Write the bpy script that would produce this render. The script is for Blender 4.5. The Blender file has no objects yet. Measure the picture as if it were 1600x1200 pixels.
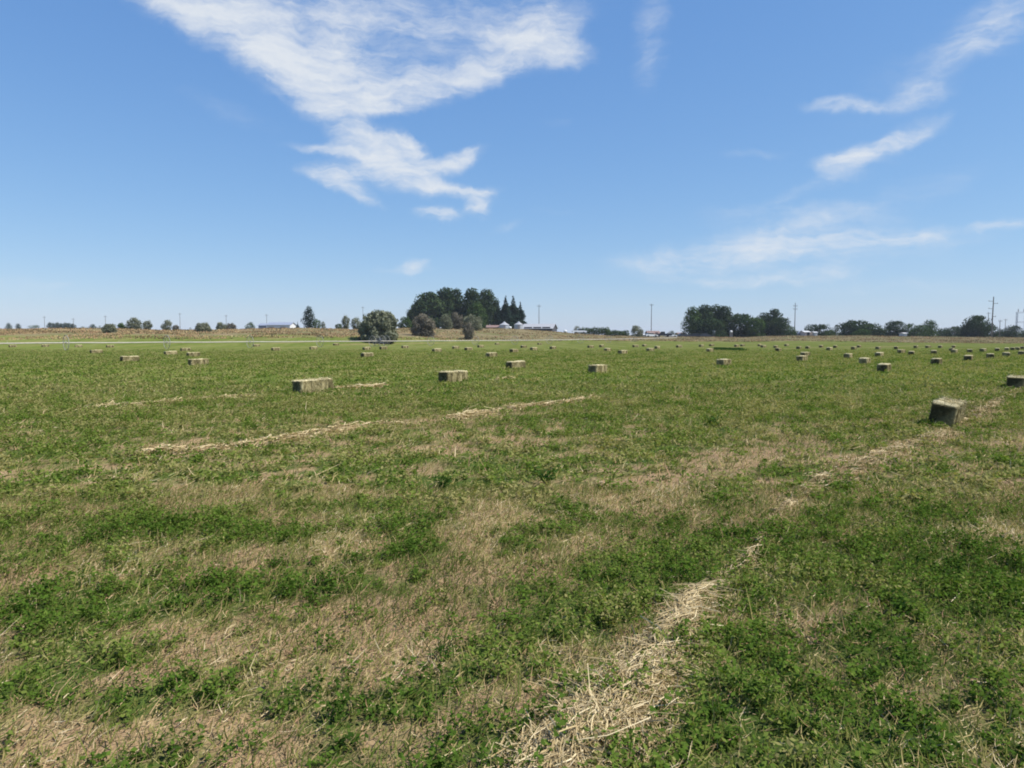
import bpy, math, random
import numpy as np
from mathutils import Vector, Matrix

rng = np.random.default_rng(7)
random.seed(7)
scene = bpy.context.scene
COL = scene.collection

# ------------------------------------------------------------------ camera model
F = 1600 * 26 / 36.0
EYE = 1.65
HOR = 523.0
PITCH = math.atan((600 - HOR) / F)
CP, SP = math.cos(PITCH), math.sin(PITCH)

def ray(px, py):
    d = np.array([px - 800.0, F * CP + (600 - py) * SP, -F * SP + (600 - py) * CP])
    return d / np.linalg.norm(d)

ROW = math.radians(38.5)                     # direction the rows were mown in
RD = np.array([math.sin(ROW), math.cos(ROW)])
SD = np.array([math.cos(ROW), -math.sin(ROW)])

# ------------------------------------------------------------------ noise
def _hash(ix, iy, seed):
    h = (ix.astype(np.int64) * 374761393 + iy.astype(np.int64) * 668265263 + seed * 2147483647) & 0xFFFFFFFF
    h = ((h ^ (h >> 13)) * 1274126177) & 0xFFFFFFFF
    h = h ^ (h >> 16)
    return (h & 0xFFFF) / 65535.0

def vnoise(x, y, seed=0):
    x = np.asarray(x, float); y = np.asarray(y, float)
    x0 = np.floor(x); y0 = np.floor(y)
    fx = x - x0; fy = y - y0
    fx = fx * fx * (3 - 2 * fx); fy = fy * fy * (3 - 2 * fy)
    a = _hash(x0, y0, seed); b = _hash(x0 + 1, y0, seed)
    c = _hash(x0, y0 + 1, seed); d = _hash(x0 + 1, y0 + 1, seed)
    return (a * (1 - fx) + b * fx) * (1 - fy) + (c * (1 - fx) + d * fx) * fy

def fbm(x, y, seed=0, octs=4, gain=0.5):
    s = 0; a = 1; t = 0
    for o in range(octs):
        s = s + a * vnoise(x * 2 ** o + 17.3 * o, y * 2 ** o - 9.1 * o, seed + o); t += a; a *= gain
    return s / t

def sstep(a, b, x):
    t = np.clip((x - a) / (b - a), 0, 1)
    return t * t * (3 - 2 * t)

# ------------------------------------------------------------------ terrain
TX = np.array([-300, 0, 160, 300, 450, 560, 640, 760, 820, 870, 900, 950, 1000, 1050, 1150, 1230, 1300, 1400, 1500, 1600, 1900])
TD1 = np.array([112, 112, 112, 115, 124, 134, 142, 156, 164, 168, 172, 178, 184, 190, 196, 200, 200, 196, 190, 186, 180])   # bank starts to rise
TD2 = np.array([128, 128, 130, 134, 142, 148, 160, 176, 186, 194, 198, 206, 212, 216, 220, 222, 220, 214, 206, 200, 195])  # crop ends, dry grass begins
TY2 = np.array([529.5, 529.5, 528.5, 528, 527, 527.5, 529, 530, 530.5, 531, 531.5, 532, 532.5, 532.5, 533, 532, 532, 534, 536, 537, 537])
TD3 = np.array([165, 165, 168, 172, 185, 195, 215, 235, 250, 258, 262, 268, 270, 272, 275, 272, 268, 260, 250, 245, 240])   # crest
TY3 = np.array([514.5, 514.5, 514, 516, 514.3, 515, 513, 513, 515, 518, 521, 524.5, 526, 527, 527, 525, 525, 525.5, 527, 528, 528])
TZ2 = EYE - (TY2 - HOR) * TD2 / F
TZ3 = EYE - (TY3 - HOR) * TD3 / F
SLOPE = -0.003

def terrain(x, y):
    x = np.asarray(x, float); y = np.asarray(y, float)
    D = np.hypot(x, y)
    ang = np.arctan2(x, y)
    px = 800 + F * np.tan(np.clip(ang, -0.75, 0.75))
    dep = np.where(np.abs(ang) < 0.75, np.maximum(y, 0.01), D * math.cos(0.75))
    d1 = np.interp(px, TX, TD1); d2 = np.interp(px, TX, TD2); d3 = np.interp(px, TX, TD3)
    z2 = np.interp(px, TX, TZ2); z3 = np.interp(px, TX, TZ3)
    z1 = SLOPE * d1
    t = (dep - d1) / (d2 - d1)
    za = z1 + (z2 - z1) * np.clip(t, 0, 1) ** 1.5
    tb = np.clip((dep - d2) / (d3 - d2), 0, 1)
    zb = z2 + (z3 - z2) * (1 - (1 - tb) ** 1.4)
    zc = z3 + 0.45 * np.maximum(0, (z3 - EYE) / d3) * np.clip(dep - d3, 0, 500) - 0.3 * sstep(0, 60, dep - d3)
    z = np.where(dep < d1, SLOPE * dep, np.where(dep < d2, za, np.where(dep < d3, zb, zc)))
    back = sstep(-20, 20, y)
    z = np.where(ang ** 2 > 0.5625, SLOPE * np.clip(D, 0, 120) * (1 - back) + z * back, z)
    return z

def zt(x, y):
    return float(terrain(np.array([x]), np.array([y]))[0])

def ground_hit(px, py):
    d = ray(px, py)
    o = np.array([0, 0, EYE])
    prev = 0.5
    t = 1.0
    while t < 900:
        p = o + d * t
        if p[2] <= zt(p[0], p[1]):
            lo, hi = prev, t
            for _ in range(30):
                m = (lo + hi) / 2
                p = o + d * m
                if p[2] <= zt(p[0], p[1]): hi = m
                else: lo = m
            p = o + d * hi
            return p
        prev = t
        t *= 1.02
    return o + d * 600

def at_depth(px, D):
    x = (px - 800) / F * D
    return x, D

def z_at(py, D):
    return EYE + (HOR - py) * D / F

# ------------------------------------------------------------------ how green the field is
PATCH = []          # (x, y, along, across, weight)
def patch(px, py, along, across, w):
    p = ground_hit(px, py); PATCH.append((p[0], p[1], along, across, w if (w > 0 or py > 930 or across < .25) else w * .55))
for q in [(450, 800, 1.5, .75, .30), (600, 850, 1.0, .5, .2), (50, 960, .7, .45, .30), (800, 735, 1.6, .6, .34), (280, 760, 1.2, .5, .15),
          (1330, 900, 1.3, .75, .42), (1420, 960, .8, .6, .34), (1250, 1000, .8, .45, .28), (1560, 900, 1.2, .6, .25), (1150, 870, .6, .3, .2),
          (1500, 720, 2.6, .9, .25), (1100, 655, 2.2, .7, .3), (1250, 645, 3.0, .8, .2), (950, 920, .9, .32, .28), (1050, 850, .8, .3, .25),
          (700, 1040, .5, .3, .3), (860, 985, .4, .25, .28), (1150, 1060, .5, .2, .28), (1350, 1130, .5, .35, .2), (560, 1120, .35, .3, .2), (330, 1010, .6, .25, .2),
          (130, 790, 1.3, .6, -.30), (600, 700, 1.8, .6, -.32), (880, 830, 1.4, .4, -.32), (700, 930, 1.0, .3, -.35), (130, 1130, .8, .4, -.40),
          (500, 985, .7, .35, -.35), (400, 1150, .5, .3, -.35), (1210, 690, 2.4, .5, -.34), (1020, 790, 1.5, .45, -.3), (260, 870, 1.0, .35, -.3),
          (1390, 1010, .4, .3, -.3), (1530, 820, .7, .25, -.25), (1450, 1060, .35, .25, -.28), (1290, 1060, .3, .2, -.25), (1000, 690, 1.8, .5, -.25), (1100, 640, .5, .35, -.4),
          (740, 980, .4, .3, -.3), (1292, 752, .8, .16, -.7), (1345, 727, 1.0, .18, -.7), (1410, 700, 1.2, .2, -.7), (1472, 678, 1.0, .2, -.7), (1545, 637, 2.0, .22, -.6), (1210, 812, .35, .22, -.5), (1170, 872, .3, .12, -.5),
          (988, 576, .7, .24, -.7), (1015, 597, .6, .24, -.7), (1060, 620, .5, .24, -.7), (1090, 634, .5, .24, -.7), (1190, 603, .9, .24, -.5), (330, 1090, .5, .3, -.2), (80, 880, .6, .25, -.3), (1180, 1180, .4, .3, -.2)]:
    patch(*q)

def cover(x, y):
    x = np.asarray(x, float); y = np.asarray(y, float)
    r = x * RD[0] + y * RD[1]; s = x * SD[0] + y * SD[1]
    D = np.hypot(x, y)
    g = 0.595 + .09 * np.sin(s * 2 * math.pi / 3.0 + 2.5 * fbm(r / 7, s / 7, 23, 2)) * sstep(3, 9, D) + 0.85 * (fbm(r / 1.5, s / 0.6, 3, 4) - 0.5) + 0.95 * (fbm(r / .40, s / .24, 11, 3) - 0.5)
    g = g + 1.0 * (fbm(x / .36, y / .36, 151, 2) - .5) * (1 - sstep(9, 18, D))
    near = np.zeros_like(g)
    for (a, b, la, lc, w) in PATCH:
        dr = ((x - a) * RD[0] + (y - b) * RD[1]) / (la * 1.3); ds = ((x - a) * SD[0] + (y - b) * SD[1]) / (lc * 1.3)
        near = near + w * np.exp(-(dr * dr + ds * ds))
    g = g + near * .46
    bands = 0.5 * np.sin(s * 2 * math.pi / 6.2 + 1.2 + 1.5 * fbm(r / 30, s / 30, 21, 2)) + 1.6 * (fbm(r / 60, s / 2.6, 31, 3) - 0.5)
    far = 0.86 + 0.32 * bands + 0.3 * (fbm(r / 9, s / 2.2, 41, 3) - 0.5)
    far = far + near * .5
    w = sstep(10, 27, D)
    g = g * (1 - w) + far * w
    return np.clip(g, 0, 1)

# ------------------------------------------------------------------ materials
def new_mat(name):
    m = bpy.data.materials.new(name); m.use_nodes = True
    nt = m.node_tree; nt.nodes.clear()
    out = nt.nodes.new('ShaderNodeOutputMaterial')
    return m, nt, out

def N(nt, t, **kw):
    n = nt.nodes.new(t)
    for k, v in kw.items():
        if k.startswith('i_'):
            key = k[2:]
            n.inputs[int(key) if key.isdigit() else key].default_value = v
        else: setattr(n, k, v)
    return n

def ramp(nt, fac, stops):
    r = nt.nodes.new('ShaderNodeValToRGB')
    cr = r.color_ramp
    while len(cr.elements) < len(stops): cr.elements.new(0.5)
    for e, (p, c) in zip(cr.elements, stops):
        e.position = p; e.color = (*c, 1)
    nt.links.new(fac, r.inputs[0])
    return r.outputs[0]

def mixc(nt, fac, a, b, mode='MIX'):
    m = nt.nodes.new('ShaderNodeMix'); m.data_type = 'RGBA'; m.blend_type = mode
    for sock, v in ((m.inputs[0], fac), (m.inputs[6], a), (m.inputs[7], b)):
        if hasattr(v, 'is_linked') or hasattr(v, 'links'): nt.links.new(v, sock)
        elif isinstance(v, (int, float)): sock.default_value = v
        else: sock.default_value = (*v, 1)
    return m.outputs[2]

def mathn(nt, op, a, b=None, clamp=False):
    m = nt.nodes.new('ShaderNodeMath'); m.operation = op; m.use_clamp = clamp
    for i, v in enumerate((a, b)):
        if v is None: continue
        if isinstance(v, (int, float)): m.inputs[i].default_value = v
        else: nt.links.new(v, m.inputs[i])
    return m.outputs[0]

def noise(nt, vec, scale, detail=4, rough=0.55, scl=None, rot=None):
    if scl is not None or rot is not None:
        mp = nt.nodes.new('ShaderNodeMapping')
        mp.inputs['Scale'].default_value = scl or (1, 1, 1)
        mp.inputs['Rotation'].default_value = rot or (0, 0, 0)
        nt.links.new(vec, mp.inputs[0]); vec = mp.outputs[0]
    n = nt.nodes.new('ShaderNodeTexNoise')
    n.inputs['Scale'].default_value = scale; n.inputs['Detail'].default_value = detail; n.inputs['Roughness'].default_value = rough
    nt.links.new(vec, n.inputs['Vector'])
    return n.outputs[0]

def leaf_mat(name, stops, trans=0.35, attr='tint', gloss=0.0):
    m, nt, out = new_mat(name)
    a = N(nt, 'ShaderNodeAttribute', attribute_name=attr)
    c = ramp(nt, a.outputs['Fac'], stops)
    d = N(nt, 'ShaderNodeBsdfDiffuse'); t = N(nt, 'ShaderNodeBsdfTranslucent')
    nt.links.new(c, d.inputs[0])
    tc = mixc(nt, 1.0, c, (1.15, 1.15, 0.6), 'MULTIPLY')
    nt.links.new(tc, t.inputs[0])
    mx = N(nt, 'ShaderNodeMixShader', i_0=trans)
    nt.links.new(d.outputs[0], mx.inputs[1]); nt.links.new(t.outputs[0], mx.inputs[2])
    sh = mx.outputs[0]
    if gloss:
        g = N(nt, 'ShaderNodeBsdfGlossy', i_Roughness=0.45)
        m2 = N(nt, 'ShaderNodeMixShader', i_0=gloss)
        nt.links.new(sh, m2.inputs[1]); nt.links.new(g.outputs[0], m2.inputs[2]); sh = m2.outputs[0]
    nt.links.new(sh, out.inputs[0])
    return m

def plain(name, col, rough=0.7, var=0.15, scale=3.0, metal=0.0):
    m, nt, out = new_mat(name)
    tc = N(nt, 'ShaderNodeTexCoord')
    n = noise(nt, tc.outputs['Object'], scale, 4)
    lo = tuple(c * (1 - var) for c in col); hi = tuple(min(1, c * (1 + var)) for c in col)
    c = ramp(nt, n, [(0.3, lo), (0.7, hi)])
    b = N(nt, 'ShaderNodeBsdfPrincipled', i_Roughness=rough, i_Metallic=metal)
    nt.links.new(c, b.inputs['Base Color']); nt.links.new(b.outputs[0], out.inputs[0])
    return m

ALF = [(0.0, (.034, .068, .012)), (0.35, (.066, .122, .018)), (0.65, (.108, .168, .028)), (0.85, (.170, .205, .048)), (1.0, (.27, .25, .10))]
DRY = [(0.0, (.12, .088, .040)), (0.25, (.26, .20, .095)), (0.4, (.40, .235, .145)), (.55, (.355, .27, .14)), (0.8, (.50, .395, .22)), (1.0, (.62, .52, .34))]
HAYS = [(0.0, (.15, .105, .05)), (0.35, (.31, .23, .115)), (0.75, (.46, .36, .19)), (1.0, (.62, .51, .30))]
M = {}
M['alfalfa'] = leaf_mat('alfalfa_leaf', ALF, .34)
M['dry'] = leaf_mat('dry_litter', DRY, .12)
M['straw'] = leaf_mat('pale_straw', HAYS, .15, gloss=.03)
M['grass'] = leaf_mat('olive_grass', [(0, (.055, .085, .016)), (.3, (.10, .145, .028)), (.55, (.165, .175, .046)), (.8, (.26, .235, .085)), (1, (.38, .31, .14))], .3)
M['weed'] = leaf_mat('weed_leaf', [(0, (.028, .062, .014)), (.6, (.05, .11, .022)), (1, (.10, .16, .035))], .32)
M['poplar'] = leaf_mat('dark_foliage', [(0, (.016, .030, .014)), (.5, (.031, .052, .022)), (1, (.062, .088, .034))], .18)
M['bright'] = leaf_mat('green_foliage', [(0, (.024, .045, .014)), (.5, (.045, .078, .022)), (1, (.078, .12, .035))], .22)
M['spruce'] = leaf_mat('needle_foliage', [(0, (.009, .020, .014)), (.5, (.017, .032, .020)), (1, (.032, .05, .028))], .08)
M['olive'] = leaf_mat('grey_green_foliage', [(0, (.075, .083, .052)), (.5, (.15, .16, .105)), (1, (.25, .26, .185))], .2)
M['browny'] = leaf_mat('grey_brown_foliage', [(0, (.08, .075, .058)), (.5, (.145, .132, .104)), (1, (.22, .195, .155))], .2)
M['bark'] = plain('bark', (.075, .06, .045), .9, .3, 6)
M['white_paint'] = plain('white_paint', (.62, .62, .61), .5, .05, 1)
M['galv'] = plain('galvanised_steel', (.40, .42, .45), .5, .08, 2, .4)
M['alu'] = plain('aluminium', (.38, .35, .30), .7, .15, 3, 0)
M['wheelsteel'] = plain('weathered_wheel_steel', (.26, .25, .23), .7, .15, 3)
M['roofsteel'] = plain('pale_steel_roof', (.30, .31, .33), .85, .05, 1.5, 0)
M['greyroof'] = plain('blue_grey_roof', (.22, .25, .32), .6, .08, 1.5)
M['darkwall'] = plain('dark_wall', (.045, .045, .055), .8, .2, 2)
M['greywall'] = plain('grey_wall', (.26, .24, .24), .8, .12, 2)
M['pinkwall'] = plain('pale_pink_wall', (.62, .50, .46), .8, .06, 2)
M['tanwall'] = plain('tan_wall', (.50, .36, .18), .8, .08, 2)
M['brownroof'] = plain('brown_roof', (.20, .13, .11), .8, .15, 2)
M['pole'] = plain('weathered_pole', (.10, .085, .075), .9, .2, 2)
M['steelgrey'] = plain('grey_lattice_steel', (.25, .29, .36), .6, .1, 2, .2)
M['glass'] = plain('dark_glass', (.02, .025, .03), .1, .1, 1)
M['rubber'] = plain('tyre_rubber', (.02, .02, .02), .85, .2, 4)
M['carwhite'] = plain('white_car_paint', (.75, .76, .77), .25, .02, 1)
M['cardark'] = plain('dark_car_paint', (.035, .04, .055), .25, .1, 1)
M['carred'] = plain('red_paint', (.30, .05, .04), .4, .1, 1)

def hay_mat():
    m, nt, out = new_mat('baled_hay')
    tc = N(nt, 'ShaderNodeTexCoord')
    a = noise(nt, tc.outputs['Object'], 9, 6, .7, (1, 1, 1))
    fl = noise(nt, tc.outputs['Object'], 7, 3, .6, (3.0, .5, .5))
    fine = noise(nt, tc.outputs['Object'], 60, 3, .7, (1.0, .35, .35))
    v = mathn(nt, 'ADD', mathn(nt, 'MULTIPLY', a, .35), mathn(nt, 'ADD', mathn(nt, 'MULTIPLY', fl, .35), mathn(nt, 'MULTIPLY', fine, .3)))
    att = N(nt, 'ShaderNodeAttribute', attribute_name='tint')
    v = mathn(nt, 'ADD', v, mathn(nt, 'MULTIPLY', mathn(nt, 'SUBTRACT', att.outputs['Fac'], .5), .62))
    oi = N(nt, 'ShaderNodeObjectInfo')
    v = mathn(nt, 'ADD', v, mathn(nt, 'MULTIPLY', mathn(nt, 'SUBTRACT', oi.outputs['Random'], .45), .07))
    c = ramp(nt, v, [(.22, (.055, .048, .023)), (.40, (.165, .14, .068)), (.56, (.35, .30, .155)), (.8, (.66, .58, .36))])
    d = N(nt, 'ShaderNodeBsdfDiffuse', i_Roughness=.6)
    nt.links.new(c, d.inputs[0])
    bp = N(nt, 'ShaderNodeBump', i_Strength=.9, i_Distance=.02)
    nt.links.new(v, bp.inputs['Height']); nt.links.new(bp.outputs[0], d.inputs['Normal'])
    nt.links.new(d.outputs[0], out.inputs[0])
    return m
M['hay'] = hay_mat()

def ground_mat():
    m, nt, out = new_mat('field_soil_and_stubble')
    tc = N(nt, 'ShaderNodeTexCoord'); P = tc.outputs['Object']
    rot = (0, 0, ROW)             # x axis across the rows, y axis along them
    att = N(nt, 'ShaderNodeAttribute', attribute_name='cover')
    sep = N(nt, 'ShaderNodeSeparateColor'); nt.links.new(att.outputs['Color'], sep.inputs[0])
    g, bank, far = sep.outputs[0], sep.outputs[1], sep.outputs[2]
    f1 = noise(nt, P, 26, 6, .7); f2 = noise(nt, P, 4.5, 5, .65, (1, .5, 1), rot); f3 = noise(nt, P, 90, 3, .7)
    soil = ramp(nt, f1, [(.25, (.12, .078, .044)), (.45, (.24, .162, .092)), (.6, (.35, .245, .145)), (.78, (.50, .385, .24))])
    soil = mixc(nt, mathn(nt, 'MULTIPLY', f3, .5), soil, (.36, .27, .15))
    green = ramp(nt, f2, [(.3, (.036, .062, .016)), (.5, (.068, .105, .024)), (.7, (.105, .138, .038))])
    ff = noise(nt, P, 1.1, 5, .7, (1, .22, 1), rot)
    fl2 = noise(nt, P, .22, 4, .6, (1, .12, 1), rot)
    ff = mathn(nt, 'ADD', mathn(nt, 'MULTIPLY', ff, .55), mathn(nt, 'MULTIPLY', fl2, .45))
    greenf = ramp(nt, ff, [(.36, (.080, .110, .020)), (.5, (.118, .144, .034)), (.64, (.170, .178, .062))])
    green = mixc(nt, far, green, greenf)
    k = mathn(nt, 'ADD', g, mathn(nt, 'MULTIPLY', mathn(nt, 'SUBTRACT', f1, .5), .9))
    k = mathn(nt, 'ADD', k, mathn(nt, 'MULTIPLY', mathn(nt, 'SUBTRACT', f2, .5), .6))
    mr = N(nt, 'ShaderNodeMapRange', interpolation_type='SMOOTHSTEP', i_1=.25, i_2=.85); nt.links.new(k, mr.inputs[0])
    crop = mixc(nt, mr.outputs[0], soil, green)
    b1 = noise(nt, P, .16, 5, .65); b2 = noise(nt, P, 1.2, 4, .7)
    dry = ramp(nt, b2, [(.25, (.125, .100, .055)), (.5, (.195, .155, .090)), (.75, (.28, .222, .130))])
    weedy = ramp(nt, b2, [(.3, (.075, .095, .032)), (.7, (.155, .155, .065))])
    bk = N(nt, 'ShaderNodeMapRange', i_1=.42, i_2=.60); nt.links.new(b1, bk.inputs[0])
    bcol = mixc(nt, mathn(nt, 'MULTIPLY', bk.outputs[0], .75), dry, weedy)
    col = mixc(nt, bank, crop, bcol)
    d = N(nt, 'ShaderNodeBsdfDiffuse', i_Roughness=.5)
    nt.links.new(col, d.inputs[0])
    bp = N(nt, 'ShaderNodeBump', i_Strength=.6, i_Distance=.03)
    hh = mathn(nt, 'ADD', f1, mathn(nt, 'MULTIPLY', f3, .5))
    nt.links.new(hh, bp.inputs['Height']); nt.links.new(bp.outputs[0], d.inputs['Normal'])
    nt.links.new(d.outputs[0], out.inputs[0])
    return m
M['ground'] = ground_mat()

# ------------------------------------------------------------------ mesh helpers
def link(name, me, mat, parent=None):
    o = bpy.data.objects.new(name, me); COL.objects.link(o)
    if mat is not None and me is not None and not me.materials: me.materials.append(mat)
    if parent is not None: o.parent = parent
    return o

def tag(o, label=None, cat=None, group=None, kind=None):
    if label: o['label'] = label
    if cat: o['category'] = cat
    if group: o['group'] = group
    if kind: o['kind'] = kind
    return o

def empty(name, loc, rz=0.0):
    o = bpy.data.objects.new(name, None); COL.objects.link(o)
    o.location = loc; o.rotation_euler = (0, 0, rz); o.empty_display_size = .2
    return o

def poly_mesh(name, V, nper, tint=None, smooth=False):
    """V (n, nper, 3): n separate polygons"""
    n = len(V)
    me = bpy.data.meshes.new(name)
    me.vertices.add(n * nper); me.vertices.foreach_set('co', V.astype(np.float32).ravel())
    me.loops.add(n * nper); me.loops.foreach_set('vertex_index', np.arange(n * nper, dtype=np.int32))
    me.polygons.add(n); me.polygons.foreach_set('loop_start', np.arange(0, n * nper, nper, dtype=np.int32))
    me.update(calc_edges=True)
    if tint is not None:
        a = me.attributes.new('tint', 'FLOAT', 'POINT')
        a.data.foreach_set('value', np.repeat(np.clip(tint, 0, 1), nper).astype(np.float32))
    return me

def strip_mesh(name, C, Wd, tint):
    """C (n, k, 3) centre lines, Wd (n, k, 3) half-width vectors -> ribbons"""
    n, k, _ = C.shape
    V = np.stack([C - Wd, C + Wd], axis=2)            # n,k,2,3
    me = bpy.data.meshes.new(name)
    me.vertices.add(n * k * 2); me.vertices.foreach_set('co', V.astype(np.float32).ravel())
    base = (np.arange(n)[:, None] * k + np.arange(k - 1)[None]) * 2
    q = np.stack([base, base + 1, base + 3, base + 2], axis=-1).reshape(-1)
    nf = n * (k - 1)
    me.loops.add(nf * 4); me.loops.foreach_set('vertex_index', q.astype(np.int32))
    me.polygons.add(nf); me.polygons.foreach_set('loop_start', np.arange(0, nf * 4, 4, dtype=np.int32))
    me.update(calc_edges=True)
    a = me.attributes.new('tint', 'FLOAT', 'POINT')
    a.data.foreach_set('value', np.repeat(np.clip(tint, 0, 1), k * 2).astype(np.float32))
    return me

def unit(v):
    return v / np.maximum(np.linalg.norm(v, axis=-1, keepdims=True), 1e-9)

def leaf_quads(c, d, nrm, ln, wd):
    d = unit(d); s = unit(np.cross(nrm, d))
    ln = np.asarray(ln)[:, None]; wd = np.asarray(wd)[:, None]
    return np.stack([c, c + d * ln * .5 + s * wd * .5, c + d * ln, c + d * ln * .5 - s * wd * .5], axis=1)

class MB:
    """collects simple solids into one mesh"""
    def __init__(self): self.v = []; self.f = []
    def add(self, vs, fs):
        b = len(self.v); self.v += [tuple(p) for p in vs]; self.f += [tuple(i + b for i in f) for f in fs]
    def box(self, x0, x1, y0, y1, z0, z1):
        self.add([(x0, y0, z0), (x1, y0, z0), (x1, y1, z0), (x0, y1, z0), (x0, y0, z1), (x1, y0, z1), (x1, y1, z1), (x0, y1, z1)],
                 [(0, 3, 2, 1), (4, 5, 6, 7), (0, 1, 5, 4), (1, 2, 6, 5), (2, 3, 7, 6), (3, 0, 4, 7)])
    def tube(self, p0, p1, r0, r1=None, n=8, cap=True):
        r1 = r0 if r1 is None else r1
        p0 = Vector(p0); p1 = Vector(p1); d = (p1 - p0).normalized()
        a = d.orthogonal().normalized(); b = d.cross(a)
        vs = []
        for p, r in ((p0, r0), (p1, r1)):
            for i in range(n):
                t = 2 * math.pi * i / n
                vs.append(p + a * math.cos(t) * r + b * math.sin(t) * r)
        fs = [(i, (i + 1) % n, n + (i + 1) % n, n + i) for i in range(n)]
        if cap: fs += [tuple(range(n - 1, -1, -1)), tuple(range(n, 2 * n))]
        self.add(vs, fs)
    def lathe(self, prof, n=24, cap=True):
        vs = []; fs = []
        for (r, z) in prof:
            for i in range(n):
                t = 2 * math.pi * i / n
                vs.append((r * math.cos(t), r * math.sin(t), z))
        for k in range(len(prof) - 1):
            for i in range(n):
                fs.append((k * n + i, k * n + (i + 1) % n, (k + 1) * n + (i + 1) % n, (k + 1) * n + i))
        if cap: fs += [tuple(range((len(prof) - 1) * n, len(prof) * n)), tuple(range(n - 1, -1, -1))]
        self.add(vs, fs)
    def prism(self, poly, y0, y1):
        """poly in (x,z), extruded along y"""
        n = len(poly)
        vs = [(x, y0, z) for x, z in poly] + [(x, y1, z) for x, z in poly]
        fs = [tuple(range(n)), tuple(range(2 * n - 1, n - 1, -1))] + [(i, i + n, (i + 1) % n + n, (i + 1) % n) for i in range(n)]
        self.add(vs, fs)
    def build(self, name, mat, parent=None):
        me = bpy.data.meshes.new(name); me.from_pydata(self.v, [], self.f); me.update()
        return link(name, me, mat, parent)

# ------------------------------------------------------------------ ground sheet
def build_ground():
    th = np.concatenate([np.linspace(-180, -46, 34)[:-1], np.linspace(-46, 46, 620), np.linspace(46, 180, 34)[1:-1]])
    th = np.radians(th)
    rr = np.concatenate([np.linspace(.3, 1.5, 7)[:-1], np.geomspace(1.5, 60, 440)[:-1], np.geomspace(60, 420, 200)[:-1], np.geomspace(420, 2600, 20)])
    R, T = np.meshgrid(rr, th, indexing='ij')
    X = R * np.sin(T); Y = R * np.cos(T)
    Z = terrain(X, Y)
    gcov = cover(X, Y)
    amp = 0.05 * (1 - sstep(20, 60, R))
    Z = Z + amp * (fbm(X / .5, Y / .5, 51, 3) - .5) + 0.03 * (1 - sstep(6, 16, R)) * (fbm(X / .09, Y / .09, 55, 2) - .5)
    dep = np.maximum(Y, 1)
    pxx = 800 + F * np.tan(np.clip(T, -.75, .75))
    d2 = np.interp(pxx, TX, TD2); d1 = np.interp(pxx, TX, TD1)
    d2 = d2 + np.interp(pxx, [-400, 560, 800], [4.5, 4.5, 0])
    edge = d2 + 14 * (fbm(X / 9, Y / 9, 61, 3) - .5)
    bank = sstep(-3, 3, dep - edge) * (np.abs(T) < 1.2)
    dnoise = sstep(0, 25, dep - d1)
    Z = Z + dnoise * (R < 420) * (.3 * (fbm(X / 3.2, Y / 3.2, 71, 4) - .5) + .5 * (fbm(X / 14, Y / 14, 75, 2) - .5))
    far = sstep(14, 42, R)
    nr, ntn = R.shape
    V = np.stack([X, Y, Z], -1).reshape(-1, 3)
    i = np.arange(nr - 1)[:, None] * ntn; j = np.arange(ntn)[None]
    j2 = (j + 1) % ntn
    q = np.stack([i + j, i + j2, i + ntn + j2, i + ntn + j], -1).reshape(-1, 4)[:, ::-1]
    ctr = len(V)
    V = np.concatenate([V, [[0, 0, 0]]])
    tri = np.stack([np.full(ntn, ctr), np.arange(ntn), (np.arange(ntn) + 1) % ntn], -1)[:, ::-1]
    me = bpy.data.meshes.new('field')
    me.vertices.add(len(V)); me.vertices.foreach_set('co', V.astype(np.float32).ravel())
    loops = np.concatenate([q.ravel(), tri.ravel()])
    me.loops.add(len(loops)); me.loops.foreach_set('vertex_index', loops.astype(np.int32))
    starts = np.concatenate([np.arange(len(q)) * 4, len(q) * 4 + np.arange(len(tri)) * 3])
    me.polygons.add(len(starts)); me.polygons.foreach_set('loop_start', starts.astype(np.int32))
    me.update(calc_edges=True)
    me.polygons.foreach_set('use_smooth', np.ones(len(starts), dtype=bool))
    C = np.stack([gcov, bank, far, np.ones_like(far)], -1).reshape(-1, 4)
    C = np.concatenate([C, [[.5, 0, 0, 1]]])
    a = me.attributes.new('cover', 'FLOAT_COLOR', 'POINT'); a.data.foreach_set('color', C.astype(np.float32).ravel())
    tag(link('field', me, M['ground']), 'mown green hay field with tan stubble patches and a dry grass bank behind', None, None, 'structure')
build_ground()

# ------------------------------------------------------------------ ground cover
def wedge(n, d0, d1, margin=1.0, k=.74):
    y = np.sqrt(rng.uniform(d0 ** 2, d1 ** 2, n))
    x = rng.uniform(-1, 1, n) * (k * y + margin)
    return x, y

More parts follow.
